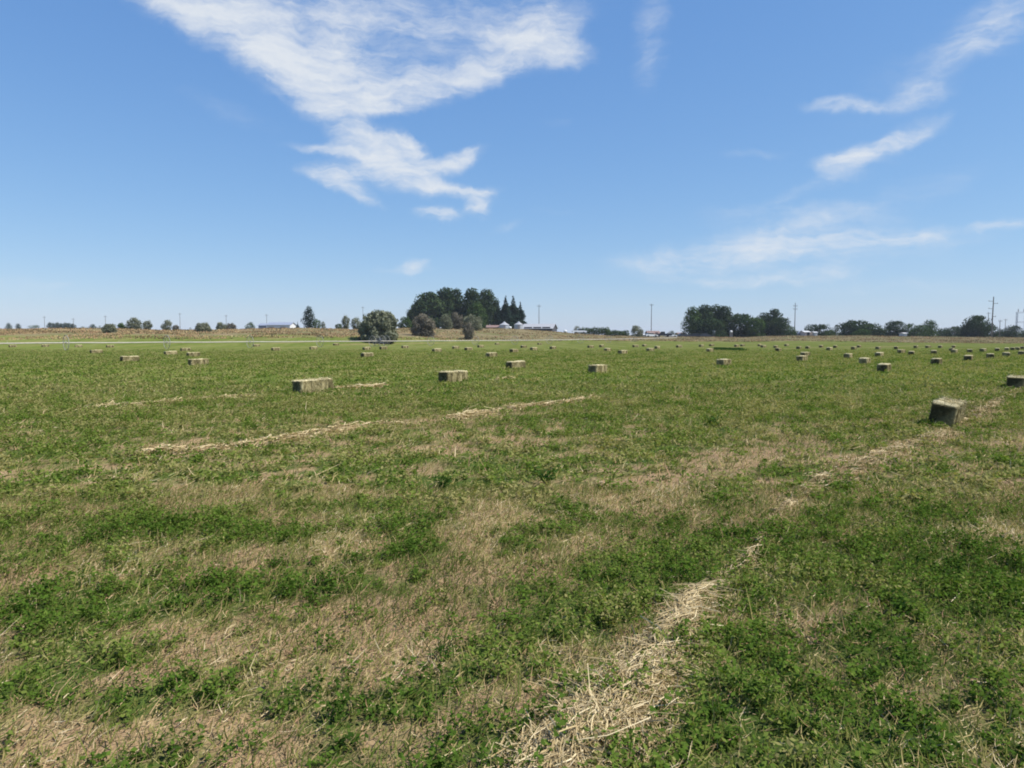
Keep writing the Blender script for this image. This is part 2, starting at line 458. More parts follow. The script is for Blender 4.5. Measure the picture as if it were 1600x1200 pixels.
def alfalfa(name, d0, d1, dens, nst, nlf, hgt, leaf, label, spread=.05, kk=.74, thr=.38, slope=3.2, upright=.0):
    A = sum((2 * (kk * (d0 + (d1 - d0) * (i + .5) / 40) + 1.0)) * (d1 - d0) / 40 for i in range(40))
    n = int(A * dens)
    y = np.sqrt(rng.uniform(d0 ** 2, d1 ** 2, n)); x = rng.uniform(-1, 1, n) * (kk * y + 1.0)
    g = cover(x, y)
    keep = rng.random(n) < np.clip((g - thr) * slope, 0.14, 1)
    if d1 >= 20: keep &= rng.random(n) < 1 - sstep(40, 110, y)
    x, y, g = x[keep], y[keep], g[keep]
    n = len(x)
    z = terrain(x, y) + .05 * (1 - sstep(20, 60, np.hypot(x, y))) * (fbm(x / .5, y / .5, 51, 3) - .5)
    vig = np.clip(.5 + 1.0 * (g - .45) + .7 * (fbm(x / .55, y / .55, 141, 2) - .5) + rng.normal(0, .2, n), .25, 1.5)
    ctint = (.78 + .5 * (g - .75) if d1 >= 20 else (.52 if d1 > 5 else .45)) + 1.0 * (fbm(x / .6, y / .6, 81, 2) - .5) + rng.normal(0, .10, n)
    S = n * nst
    ci = np.repeat(np.arange(n), nst)
    az = rng.uniform(0, 2 * np.pi, S); lean = rng.uniform(.1, .8, S)
    h = hgt * vig[ci] * rng.uniform(.5, 1.15, S)
    base = np.stack([x[ci] + spread * .5 * rng.normal(0, 1, S), y[ci] + spread * .5 * rng.normal(0, 1, S), z[ci]], -1)
    tip = base + np.stack([np.cos(az) * lean * h, np.sin(az) * lean * h, h], -1)
    L = S * nlf
    si = np.repeat(np.arange(S), nlf)
    t = rng.uniform(.12, 1.0, L)[:, None]
    c = base[si] * (1 - t) + tip[si] * t + rng.normal(0, leaf * .45, (L, 3)) * np.array([1, 1, .5])
    a2 = rng.uniform(0, 2 * np.pi, L)
    d = np.stack([np.cos(a2), np.sin(a2), rng.normal(.15 + upright, .45, L)], -1)
    nr = np.stack([rng.normal(0, .55, L), rng.normal(0, .55, L), np.full(L, 1.0 - upright)], -1)
    ll = leaf * rng.uniform(.55, 1.6, L)
    Q = leaf_quads(c, d, nr, ll, ll * rng.uniform(.45, .65, L))
    tint = ctint[ci][si] + rng.normal(0, .08 if d1 >= 20 else .13, L) + .12 * (t[:, 0] - .5)
    me = poly_mesh(name, Q, 4, tint)
    return tag(link(name, me, M['alfalfa']), label, None, None, 'stuff')

alfalfa('alfalfa', 1.3, 7.0, 80, 6, 10, .135, .023, 'low green alfalfa regrowth with small leaves in the near foreground', .06, thr=.44, slope=4.2)
alfalfa('alfalfa', 7.0, 20.0, 30, 5, 7, .13, .04, 'low green alfalfa cover in the middle of the field', .10, thr=.40, slope=3.6)
alfalfa('alfalfa', 20.0, 112.0, 11, 3, 3, .085, .075, 'short green alfalfa cover in the farther field', .3, thr=.2, slope=2.2, upright=.3)

def litter(name, d0, d1, dens, length, width, label, mat, flat=.25, stand=0.0, kk=.74, tmean=.45, inv=True):
    A = sum((2 * (kk * (d0 + (d1 - d0) * (i + .5) / 40) + 1.0)) * (d1 - d0) / 40 for i in range(40))
    n = int(A * dens)
    y = np.sqrt(rng.uniform(d0 ** 2, d1 ** 2, n)); x = rng.uniform(-1, 1, n) * (kk * y + 1.0)
    g = cover(x, y)
    p = np.clip(1.2 - g * 1.05, .22, 1) if inv else np.ones(n)
    keep = rng.random(n) < p
    x, y = x[keep], y[keep]; n = len(x)
    z = terrain(x, y) + .05 * (1 - sstep(20, 60, np.hypot(x, y))) * (fbm(x / .5, y / .5, 51, 3) - .5) + rng.uniform(.0, .03, n) + .004
    ln = length * rng.lognormal(0, .45, n)
    a = rng.normal(math.pi / 2 - ROW, .9, n)
    el = rng.normal(stand, flat, n)
    d = np.stack([np.cos(a) * np.cos(el), np.sin(a) * np.cos(el), np.sin(np.abs(el))], -1)
    bend = np.stack([rng.normal(0, .16, n), rng.normal(0, .16, n), rng.normal(-.05, .1, n)], -1) * ln[:, None]
    p0 = np.stack([x, y, z], -1)
    C = np.stack([p0, p0 + d * ln[:, None] * .5 + bend * .5, p0 + d * ln[:, None]], 1)
    sd = unit(np.cross(d, np.stack([rng.normal(0, .6, n), rng.normal(0, .6, n), np.ones(n)], -1)))
    w = width * rng.uniform(.6, 1.5, n)
    Wd = sd[:, None, :] * (w[:, None] * np.array([1, .9, .35])[None])[:, :, None] * .5
    tint = np.clip(tmean + .9 * (fbm(x / .7, y / .7, 91, 2) - .5) + rng.normal(0, .24, n), 0, 1)
    me = strip_mesh(name, C, Wd, tint)
    return tag(link(name, me, mat), label, None, None, 'stuff')

litter('dry_grass', 1.3, 8.0, 1500, .055, .0032, 'short dry tan grass litter over the near foreground', M['dry'], .3)
litter('dry_grass', 1.3, 8.0, 320, .05, .003, 'upright dry stubble stalks over the near foreground', M['dry'], .6, .8)
litter('dry_grass', 8.0, 24.0, 170, .085, .007, 'dry tan grass litter over the middle of the field', M['dry'], .35, .25)
litter('short_grass', 1.3, 8.0, 2100, .05, .0042, 'short olive green grass blades mixed into the near stubble', M['grass'], .6, .45, inv=False, tmean=.5)
litter('short_grass', 8.0, 26.0, 260, .07, .008, 'short olive green grass blades in the middle of the field', M['grass'], .6, .5, inv=False, tmean=.55)
litter('loose_straw', 1.3, 10.0, 40, .085, .0036, 'scattered pale straw stalks lying on the near field', M['straw'], .25, .1, inv=False, tmean=.6)

# ------------------------------------------------------------------ windrows of left hay
def windrow(pts, n, length, wid, high, label, thick=.0038, tmean=.5, align=.35):
    """pts: (px, py, half width in m)"""
    P = np.array([[*ground_hit(a, b)[:2], w] for a, b, w in pts])
    seg = np.linalg.norm(np.diff(P[:, :2], axis=0), axis=1); cum = np.concatenate([[0], np.cumsum(seg)])
    area_w = np.interp(np.linspace(0, cum[-1], 200), cum, P[:, 2])
    s = np.interp(rng.random(n), np.cumsum(area_w) / area_w.sum(), np.linspace(0, cum[-1], 200))
    cx = np.interp(s, cum, P[:, 0]); cy = np.interp(s, cum, P[:, 1]); hw = np.interp(s, cum, P[:, 2])
    e = .05
    dx = np.interp(s + e, cum, P[:, 0]) - np.interp(s - e, cum, P[:, 0]); dy = np.interp(s + e, cum, P[:, 1]) - np.interp(s - e, cum, P[:, 1])
    ang = np.arctan2(dy, dx)
    off = np.clip(rng.normal(0, .55, n), -1.6, 1.6)
    lump = fbm(cx / .3 + off * 2, cy / .3, 101, 2)
    keep = rng.random(n) < np.clip(-.15 + 2.6 * (lump - .25), .06, 1)
    cx, cy, hw, ang, off, lump = [q[keep] for q in (cx, cy, hw, ang, off, lump)]; n = len(cx)
    x = cx - np.sin(ang) * off * hw; y = cy + np.cos(ang) * off * hw
    ln = length * rng.lognormal(0, .35, n)
    mound = high * np.exp(-(off * 1.1) ** 2) * (.4 + 1.1 * lump)
    z = terrain(x, y) + .05 * (1 - sstep(20, 60, np.hypot(x, y))) * (fbm(x / .5, y / .5, 51, 3) - .5) + mound * rng.uniform(.25, 1.0, n) + .008
    swirl = 2.2 * (fbm(x / .35, y / .35, 111, 2) - .5)
    a = ang + swirl * .8 + rng.normal(0, align, n)
    el = rng.normal(.05, .2, n)
    d = np.stack([np.cos(a) * np.cos(el), np.sin(a) * np.cos(el), np.sin(el)], -1)
    side = np.stack([-np.sin(a), np.cos(a), np.zeros(n)], -1)
    curv = rng.normal(0, .30, n)[:, None]
    p0 = np.stack([x, y, z], -1)
    k = 5
    C = []
    for i in range(k):
        t = i / (k - 1) - .5
        q = p0 + d * (ln * t)[:, None] + side * ln[:, None] * curv * (t * t * 4 - .3) + np.array([0, 0, 1.0]) * (rng.normal(0, .05, n)[:, None] * ln[:, None] * .2 - ln[:, None] * t * t * .25)
        C.append(q)
    C = np.stack(C, 1)
    flo = terrain(C[..., 0], C[..., 1]) + .004
    C[..., 2] = np.maximum(C[..., 2], flo)
    up = np.stack([rng.normal(0, .7, n), rng.normal(0, .7, n), np.ones(n)], -1)
    sd = unit(np.cross(d, up))
    w = thick * rng.uniform(.6, 1.7, n)
    Wd = np.repeat((sd * w[:, None] * .5)[:, None, :], k, 1)
    tint = np.clip(tmean - .06 + .5 * (lump - .5) + rng.normal(0, .24, n), 0, 1)
    me = strip_mesh('hay_windrow', C, Wd, tint)
    return tag(link('hay_windrow', me, M['straw']), label, 'hay windrow', 'leftover strips of raked hay')

windrow([(880, 1240, .27), (930, 1150, .27), (990, 1075, .20), (1060, 995, .13), (1085, 945, .10), (1130, 905, .06), (1175, 875, .05)], 7600, .2, .27, .08,
        'pale straw windrow in the foreground, widest at the bottom edge of the photo', .0034, .66, .5)
windrow([(1180, 870, .06), (1215, 800, .12), (1290, 752, .22), (1340, 728, .26), (1410, 700, .28), (1480, 676, .24)], 3800, .15, .2, .06,
        'thin pale straw windrow leading up to the tilted hay bale', .0055, .5)
windrow([(1500, 662, .12), (1545, 637, .16), (1600, 606, .2)], 4200, .2, .2, .05, 'faint straw windrow between the tilted bale and the bale cut by the right edge', .01, .4)
windrow([(215, 713, .12), (330, 703, .15), (400, 695, .15), (460, 688, .2), (520, 675, .24), (570, 667, .16), (628, 664, .1)], 7200, .24, .2, .07,
        'long pale straw windrow on the left, in front of the largest bale', .010, .7)
windrow([(712, 655, .1), (760, 646, .15), (810, 638, .16), (860, 633, .12), (925, 624, .1)], 6000, .26, .2, .07,
        'pale straw windrow in the middle of the field below the grey bushes', .011, .7)
windrow([(132, 641, .1), (190, 636, .13), (245, 632, .16), (300, 628, .14), (345, 625, .18), (395, 620, .12)], 4400, .3, .2, .07,
        'pale straw windrow at far left, left of the largest bale', .012, .72)
windrow([(524, 608, .12), (560, 607, .2), (600, 604, .14)], 2400, .3, .2, .08, 'short pale straw windrow touching the right end of the largest bale', .015, .85)
windrow([(775, 593, .12), (800, 591, .12)], 420, .3, .2, .05, 'tiny patch of pale straw right of the second largest bale on the left', .016, .8)

# ------------------------------------------------------------------ weeds
def weed(px, py, h, nleaf, lw, label, name='weed_plant', dark=.35):
    p = ground_hit(px, py); h *= .72; dark += .15
    t = empty(name, (p[0], p[1], p[2] - .005), rng.uniform(0, 6))
    ns = max(7, nleaf // 5); k = 16
    sa = rng.uniform(0, 2 * np.pi, ns); sl = rng.uniform(.15, 1.0, ns); hh = h * rng.uniform(.6, 1.05, ns)
    tip = np.stack([np.cos(sa) * sl * hh, np.sin(sa) * sl * hh, hh], -1)
    si = np.repeat(np.arange(ns), k); n = len(si)
    tt = rng.uniform(.15, 1, n)[:, None]
    c = tip[si] * tt + rng.normal(0, .012, (n, 3))
    a2 = sa[si] + rng.normal(0, 1.1, n); el = rng.normal(.35, .45, n)
    d = np.stack([np.cos(a2) * np.cos(el), np.sin(a2) * np.cos(el), np.sin(el)], -1)
    nr = np.stack([rng.normal(0, .6, n), rng.normal(0, .6, n), np.ones(n)], -1)
    ll = h * rng.uniform(.16, .34, n)
    Q = leaf_quads(c, d, nr, ll, ll * lw)
    me = poly_mesh('foliage', Q, 4, np.clip(dark + rng.normal(0, .2, n), 0, 1))
    link('foliage', me, M['weed'], t)
    b = MB()
    for q in tip: b.tube((0, 0, -.02), tuple(q), .003, .0015, 5, False)
    b.build('stem', M['weed'], t)
    tag(t, label, 'weed', 'taller weeds in the field')
weed(690, 1035, .20, 34, .22, 'upright narrow-leaved weed left of the foreground straw windrow')
weed(852, 757, .30, 40, .5, 'small dark round weed alone in the middle of the field')
weed(690, 765, .24, 46, .5, 'low dark weed left of the small round weed in mid field')
weed(1405, 965, .17, 80, .35, 'dense dark green weed clump at right in the near field', dark=.25)
weed(865, 1000, .13, 55, .42, 'bright broad-leaved weed just above the foreground straw windrow', dark=.55)
weed(925, 1065, .08, 16, .6, 'tiny bright round-leaved weed at the left edge of the foreground windrow', dark=.8)
weed(1115, 1125, .12, 60, .4, 'dark leafy weed right of the foreground straw windrow near the bottom', dark=.2)
weed(1115, 668, .3, 60, .5, 'bright green weed patch in mid field below the tall dark trees', dark=.7)

# ------------------------------------------------------------------ hay bales
BL, BW, BH = 1.06, .47, .39
def bale_mesh(seed, nx, ny, nz, fuzz, amp=.02, L=BL):
    r = np.random.default_rng(seed)
    V = []; Fc = []; idx = {}
    def vid(i, j, k):
        key = (i, j, k)
        if key not in idx:
            idx[key] = len(V)
            V.append((-L / 2 + L * i / nx, -BW / 2 + BW * j / ny, BH * k / nz))
        return idx[key]
    for i in range(nx):
        for j in range(ny):
            Fc.append((vid(i, j, 0), vid(i, j + 1, 0), vid(i + 1, j + 1, 0), vid(i + 1, j, 0)))
            Fc.append((vid(i, j, nz), vid(i + 1, j, nz), vid(i + 1, j + 1, nz), vid(i, j + 1, nz)))
    for i in range(nx):
        for k in range(nz):
            Fc.append((vid(i, 0, k), vid(i + 1, 0, k), vid(i + 1, 0, k + 1), vid(i, 0, k + 1)))
            Fc.append((vid(i, ny, k), vid(i, ny, k + 1), vid(i + 1, ny, k + 1), vid(i + 1, ny, k)))
    for j in range(ny):
        for k in range(nz):
            Fc.append((vid(0, j, k), vid(0, j, k + 1), vid(0, j + 1, k + 1), vid(0, j + 1, k)))
            Fc.append((vid(nx, j, k), vid(nx, j + 1, k), vid(nx, j + 1, k + 1), vid(nx, j, k + 1)))
    V = np.array(V)
    c = V - np.array([0, 0, BH / 2])
    half = np.array([L / 2, BW / 2, BH / 2])
    q = np.abs(c) / half
    # round the edges a little
    ex = np.clip((q - .86) / .14, 0, 1)
    cnt = (ex ** 2).sum(1)
    shrink = np.where(cnt > 1.0, 1 - .06 * (cnt - 1) * (.5 + fbm(V[:, 0] * 7 + seed, (V[:, 1] - V[:, 2]) * 7, seed + 3, 2)), 1)
    c = c * shrink[:, None]
    nrm = np.sign(c) * (q > .985)
    n1 = fbm(V[:, 0] * 9 + seed * 3.1, (V[:, 1] + V[:, 2] * 1.7) * 3, seed, 3) - .5
    flake = fbm(V[:, 0] * 13 + seed, np.zeros(len(V)) + seed * 1.3, seed + 5, 2) - .5
    c = c + nrm * ((n1 * 1.6 + flake * 1.0)[:, None] * amp)
    # twine pinches the bale at two places
    for tx in (-.2 * L, .2 * L):
        w = np.exp(-((V[:, 0] - tx) / .022) ** 2)[:, None]
        c = c - nrm * w * .016 * np.array([0, 1, 1])
    sag = 1 + .03 * (1 - (V[:, 2] / BH))
    c[:, 1] *= sag
    V = c + np.array([0, 0, BH / 2])
    verts = [tuple(v) for v in V]; faces = [tuple(f) for f in Fc]
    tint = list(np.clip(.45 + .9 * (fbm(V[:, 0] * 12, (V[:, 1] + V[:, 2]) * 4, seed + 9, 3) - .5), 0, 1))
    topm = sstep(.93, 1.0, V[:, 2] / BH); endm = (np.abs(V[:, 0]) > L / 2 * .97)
    tint = list(np.clip(np.array(tint) + .48 * topm - .07 * (1 - topm) - .12 * endm * (1 - topm), 0, 1))  # sunlit top and shaded ends painted into the tint for stronger contrast
    # loose stems sticking out of the faces
    for _ in range(fuzz):
        f = r.choice(6, p=[.06, .06, .22, .22, .40, .04]); u, v = r.uniform(-.97, .97, 2)
        hx, hy, hz = half
        if f < 2: s = -1 if f == 0 else 1; p = np.array([s * hx, u * hy, v * hz]); n = np.array([s, 0, 0])
        elif f < 4: s = -1 if f == 2 else 1; p = np.array([u * hx, s * hy, v * hz]); n = np.array([0, s, 0])
        else: s = 1 if f == 4 else -1; p = np.array([u * hx, v * hy, s * hz]); n = np.array([0, 0, s])
        d = unit(r.normal(0, 1, 3) * (1 - .75 * np.abs(n)) + n * (r.uniform(.02, .22) if f == 4 else r.uniform(.04, .35))); ln = r.uniform(.03, .12)
        w = unit(np.cross(d, r.normal(0, 1, 3))) * r.uniform(.002, .0045)
        p = p + np.array([0, 0, BH / 2]) - n * .008
        b = len(verts)
        verts += [tuple(p - w), tuple(p + w), tuple(p + d * ln + w * .4), tuple(p + d * ln - w * .4)]
        faces.append((b, b + 1, b + 2, b + 3)); tint += [r.uniform(.55, 1.1) if f == 4 else (r.uniform(.1, .5) if f < 2 else r.uniform(.35, .95))] * 4  # stem tint repeats the painted light: paler on top, darker on the ends
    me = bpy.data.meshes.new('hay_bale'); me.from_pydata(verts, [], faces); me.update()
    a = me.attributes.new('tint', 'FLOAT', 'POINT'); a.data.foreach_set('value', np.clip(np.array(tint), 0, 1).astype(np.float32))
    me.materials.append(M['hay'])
    return me
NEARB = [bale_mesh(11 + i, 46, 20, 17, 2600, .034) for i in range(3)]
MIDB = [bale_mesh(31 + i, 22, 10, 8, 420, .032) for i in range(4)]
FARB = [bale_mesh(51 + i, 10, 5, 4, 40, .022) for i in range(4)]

# (px of base centre, py of base, label or None, yaw jitter, roll)
BALES = [
    (1477, 663, 'tilted hay bale with a bright top on the right, nearest of all the bales', 4, 9),
    (490, 613, 'largest hay bale on the left with loose straw at its right end', 3, 0),
    (708, 596.5, 'second largest hay bale left of centre, below the dark spruce grove', 0, 0),
    (1588, 607, 'large hay bale cut off by the right edge of the photo', -1, 2),
    (934, 583, 'medium hay bale just right of the centre of the photo', -3, 0),
    (1381, 581, 'dark-ended hay bale nearest of those below the round green trees on the right', -4, 1),
    (806, 576, 'flat dark hay bale between the second largest bale and the centre bale', 5, 0),
    (1131, 571.5, 'hay bale alone in mid field below the tall dark trees', 1, 0),
    (310, 571, 'grey-brown hay bale on the left, lowest of the four bunched there', 1, 0),
    (1463, 570, 'dark square-ended hay bale beyond the tilted bale, slightly left of it', -2, 0),
    (203, 565.5, 'medium hay bale standing alone nearest the left edge', 2, 0),
    (1351, 569, 'dark hay bale up and left of the bale below the round green trees', -1, 0),
    (1253, 564.5, 'lower of two hay bales that overlap below the single power pole', 0, 0),
    (1258, 557, 'upper of two hay bales that overlap below the single power pole', 8, 0),
    (1513, 564, 'small dark hay bale midway between the tilted bale and the tallest pole', -3, 0),
    (1325, 560, 'small dark hay bale between the overlapping pair and the round green trees', -3, 0),
    (1547, 560, 'wide dark hay bale straight below the tallest power pole', -10, 0),
    (302, 557.5, 'hay bale directly above the lowest of the four bunched on the left', 1, 0),
    (267, 555, 'left one of the four hay bales bunched on the left', 0, 0),
    (290, 548.7, 'farthest of the four hay bales bunched on the left', 2, 0),
    (574, 558.5, 'tan hay bale with a dark end below the big grey-green bush', 4, 0),
    (768, 558, 'hay bale with a black end below the two grain bins', 1, 0),
    (151, 552.5, 'low flat hay bale farther left of the lone left bale', 1, 0),
    (973, 553.5, 'small hay bale with dark end below the dark hedge', 2, 0),
]
FAR = [(20, 542.5), (71, 542), (123, 542.5), (172, 543), (401, 541.5), (431, 548), (490, 546), (525, 539.6), (573, 547), (599, 546),
       (633, 544), (683, 550), (712, 545), (732, 547.5), (751, 543), (777, 538.5), (803, 551), (818, 543.5), (834, 547.5), (864, 545.5),
       (843, 538.5), (923, 543.5), (940, 542.5), (949, 549), (993, 542.5), (1007, 541.5), (1016, 549), (1027, 545), (1061, 543), (1096, 542),
       (1112, 541), (1109, 550), (1151, 542), (1160, 541), (1187, 541), (1193, 543), (1212, 543.5), (1216, 549), (1229, 541), (1248, 545.5),
       (1262, 545), (1283, 543), (1296, 547.7), (1305, 543.5), (1334, 546.3), (1342, 543), (1374, 557.7), (1372, 546), (1400, 545.7), (1408, 552),
       (1424, 555.2), (1431, 544), (1450, 543.7), (1459, 553.5), (1469, 543.7), (1487, 549), (1491, 552), (1490, 543.5), (1515, 551.3), (1536, 550),
       (1558, 549), (1573, 548), (1582, 547.6), (1590, 547), (1598, 545.5), (1572, 557.5), (1596, 555)]
LAND = [(75, 'far left edge of the field'), (150, 'left dark tree row'), (225, 'left grey-green bushes'), (440, 'white shed'), (515, 'tall loose conifer'), (625, 'big grey-green bush'),
        (690, 'brownish bush'), (760, 'dark round trees'), (797, 'left grain bin'), (826, 'right grain bin'), (880, 'long pale-roofed shed'), (960, 'dark hedge'), (1003, 'round grey-green bush'), (1045, 'tan building'),
        (1090, 'left part of the tall dark trees'), (1140, 'widest of the tall dark trees'), (1175, 'middle of the tall dark trees'), (1205, 'right part of the tall dark trees'), (1236, 'right shoulder of the tall dark trees'), (1255, 'single power pole'), (1290, 'small pink house'), (1355, 'wide dark round tree'), (1385, 'gap between round trees'), (1440, 'light green trees'),
        (1475, 'bluish tree gap'), (1500, 'low bluish trees'), (1530, 'big dome tree'), (1565, 'tallest power pole'), (1580, 'shorter poles'), (1700, 'steel gantry')]
ORD = ['nearest', 'second nearest', 'third nearest', 'fourth nearest', 'fifth nearest', 'sixth nearest', 'seventh nearest', 'eighth nearest']
cols = {}
for b in FAR:
    for lim, nm in LAND:
        if b[0] < lim: cols.setdefault(nm, []).append(b); break
for nm, L in cols.items():
    L.sort(key=lambda b: -b[1])
    for i, b in enumerate(L):
        w = ('tiny far hay bale on the green, below the ' + nm) if len(L) == 1 else f'{ORD[i]} of {["two", "three", "four", "five", "six", "seven"][len(L) - 2]} tiny bales below the {nm}'
        BALES.append((b[0], b[1], w, None, 0))

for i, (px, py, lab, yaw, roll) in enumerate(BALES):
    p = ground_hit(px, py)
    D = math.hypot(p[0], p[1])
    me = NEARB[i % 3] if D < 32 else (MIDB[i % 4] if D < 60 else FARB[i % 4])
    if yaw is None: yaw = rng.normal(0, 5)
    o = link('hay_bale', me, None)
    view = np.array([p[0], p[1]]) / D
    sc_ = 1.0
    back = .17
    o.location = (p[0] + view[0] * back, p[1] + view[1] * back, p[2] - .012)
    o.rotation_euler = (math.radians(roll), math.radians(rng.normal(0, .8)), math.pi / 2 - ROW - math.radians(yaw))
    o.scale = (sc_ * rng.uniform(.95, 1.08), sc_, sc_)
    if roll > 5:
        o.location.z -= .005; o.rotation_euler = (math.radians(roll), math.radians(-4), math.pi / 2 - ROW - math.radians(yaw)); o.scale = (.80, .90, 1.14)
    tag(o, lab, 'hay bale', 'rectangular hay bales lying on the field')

# ------------------------------------------------------------------ dark uncut strip in the far field
def tall_strip():
    p = ground_hit(1118, 546.5); q = ground_hit(1157, 547.5)
    n = 2600
    t = rng.random(n); x = p[0] + (q[0] - p[0]) * t + rng.normal(0, .1, n); y = p[1] + (q[1] - p[1]) * t + rng.normal(0, .9, n)
    z = terrain(x, y)
    a = rng.uniform(0, 6.28, n)
    d = np.stack([np.cos(a) * .4, np.sin(a) * .4, np.ones(n)], -1); nr = np.stack([np.sin(a), -np.cos(a), np.full(n, .3)], -1)
    Q = leaf_quads(np.stack([x, y, z - .02], -1), d, nr, rng.uniform(.15, .42, n), rng.uniform(.06, .12, n))
    me = poly_mesh('uncut_strip', Q, 4, np.clip(rng.normal(.5, .15, n), 0, 1))
    tag(link('uncut_strip', me, M['weed']), 'dark green strip of taller uncut plants below the tall dark trees', None, None, 'stuff')
tall_strip()

# ------------------------------------------------------------------ dry grass tufts on the bank
def bank_grass():
    n = 60000
    px = rng.uniform(-120, 1720, n)
    d2 = np.interp(px, TX, TD2); d3 = np.interp(px, TX, TD3)
    d2 = d2 + np.interp(px, [-400, 560, 800], [4.5, 4.5, 0])
    dep = d2 - 6 + (d3 + 8 - d2) * rng.random(n)
    x = (px - 800) / F * dep; y = dep
    z = terrain(x, y) + .3 * (fbm(x / 3.2, y / 3.2, 71, 4) - .5) + .5 * (fbm(x / 14, y / 14, 75, 2) - .5)
    keep = fbm(x / 5, y / 5, 121, 3) > .40
    x, y, z = x[keep], y[keep], z[keep]; n = len(x)
    a = rng.uniform(0, 6.28, n)
    d = np.stack([np.cos(a) * .5, np.sin(a) * .5, np.ones(n)], -1); nr = np.stack([np.sin(a), -np.cos(a), np.full(n, .3)], -1)
    Q = leaf_quads(np.stack([x, y, z - .08], -1), d, nr, rng.uniform(.15, .42, n), rng.uniform(.12, .3, n))
    me = poly_mesh('bank_grass', Q, 4, np.clip(.35 + .9 * (fbm(x / 6, y / 6, 131, 2) - .5) + rng.normal(0, .15, n), 0, .8))
    tag(link('bank_grass', me, M['dry']), 'rough dry brown grass on the low bank behind the field', None, None, 'stuff')
bank_grass()

# ------------------------------------------------------------------ trees
def crown_quads(lobes, nq, size, r, shell=.5):
    """lobes: (cx,cy,cz,rx,ry,rz,tint)"""
    vol = np.array([l[3] * l[4] * l[5] for l in lobes]) ** (2 / 3.0)
    cnt = np.maximum(8, (nq * vol / vol.sum()).astype(int))
    Qs = []; T = []
    for l, c in zip(lobes, cnt):
        v = unit(r.normal(0, 1, (c, 3)))
        rad = (shell + (1 - shell) * r.random(c)) ** .6
        lump = .82 + .36 * vnoise(v[:, 0] * 2.6 + l[0], v[:, 1] * 2.6 + v[:, 2] * 2.1 + l[2], 3)
        p = np.array(l[:3]) + v * (rad * lump)[:, None] * np.array(l[3:6])
        nr = unit(v + r.normal(0, .55, (c, 3)))
        d = np.cross(nr, r.normal(0, 1, (c, 3))); d[:, 2] -= .25
        s = size * r.uniform(.6, 1.5, c)
        Qs.append(leaf_quads(p - unit(d) * (s * .5)[:, None], d, nr, s, s * r.uniform(.5, .9, c)))
        T.append(np.clip(l[6] + r.normal(0, .16, c), 0, 1))
    return np.concatenate(Qs), np.concatenate(T)

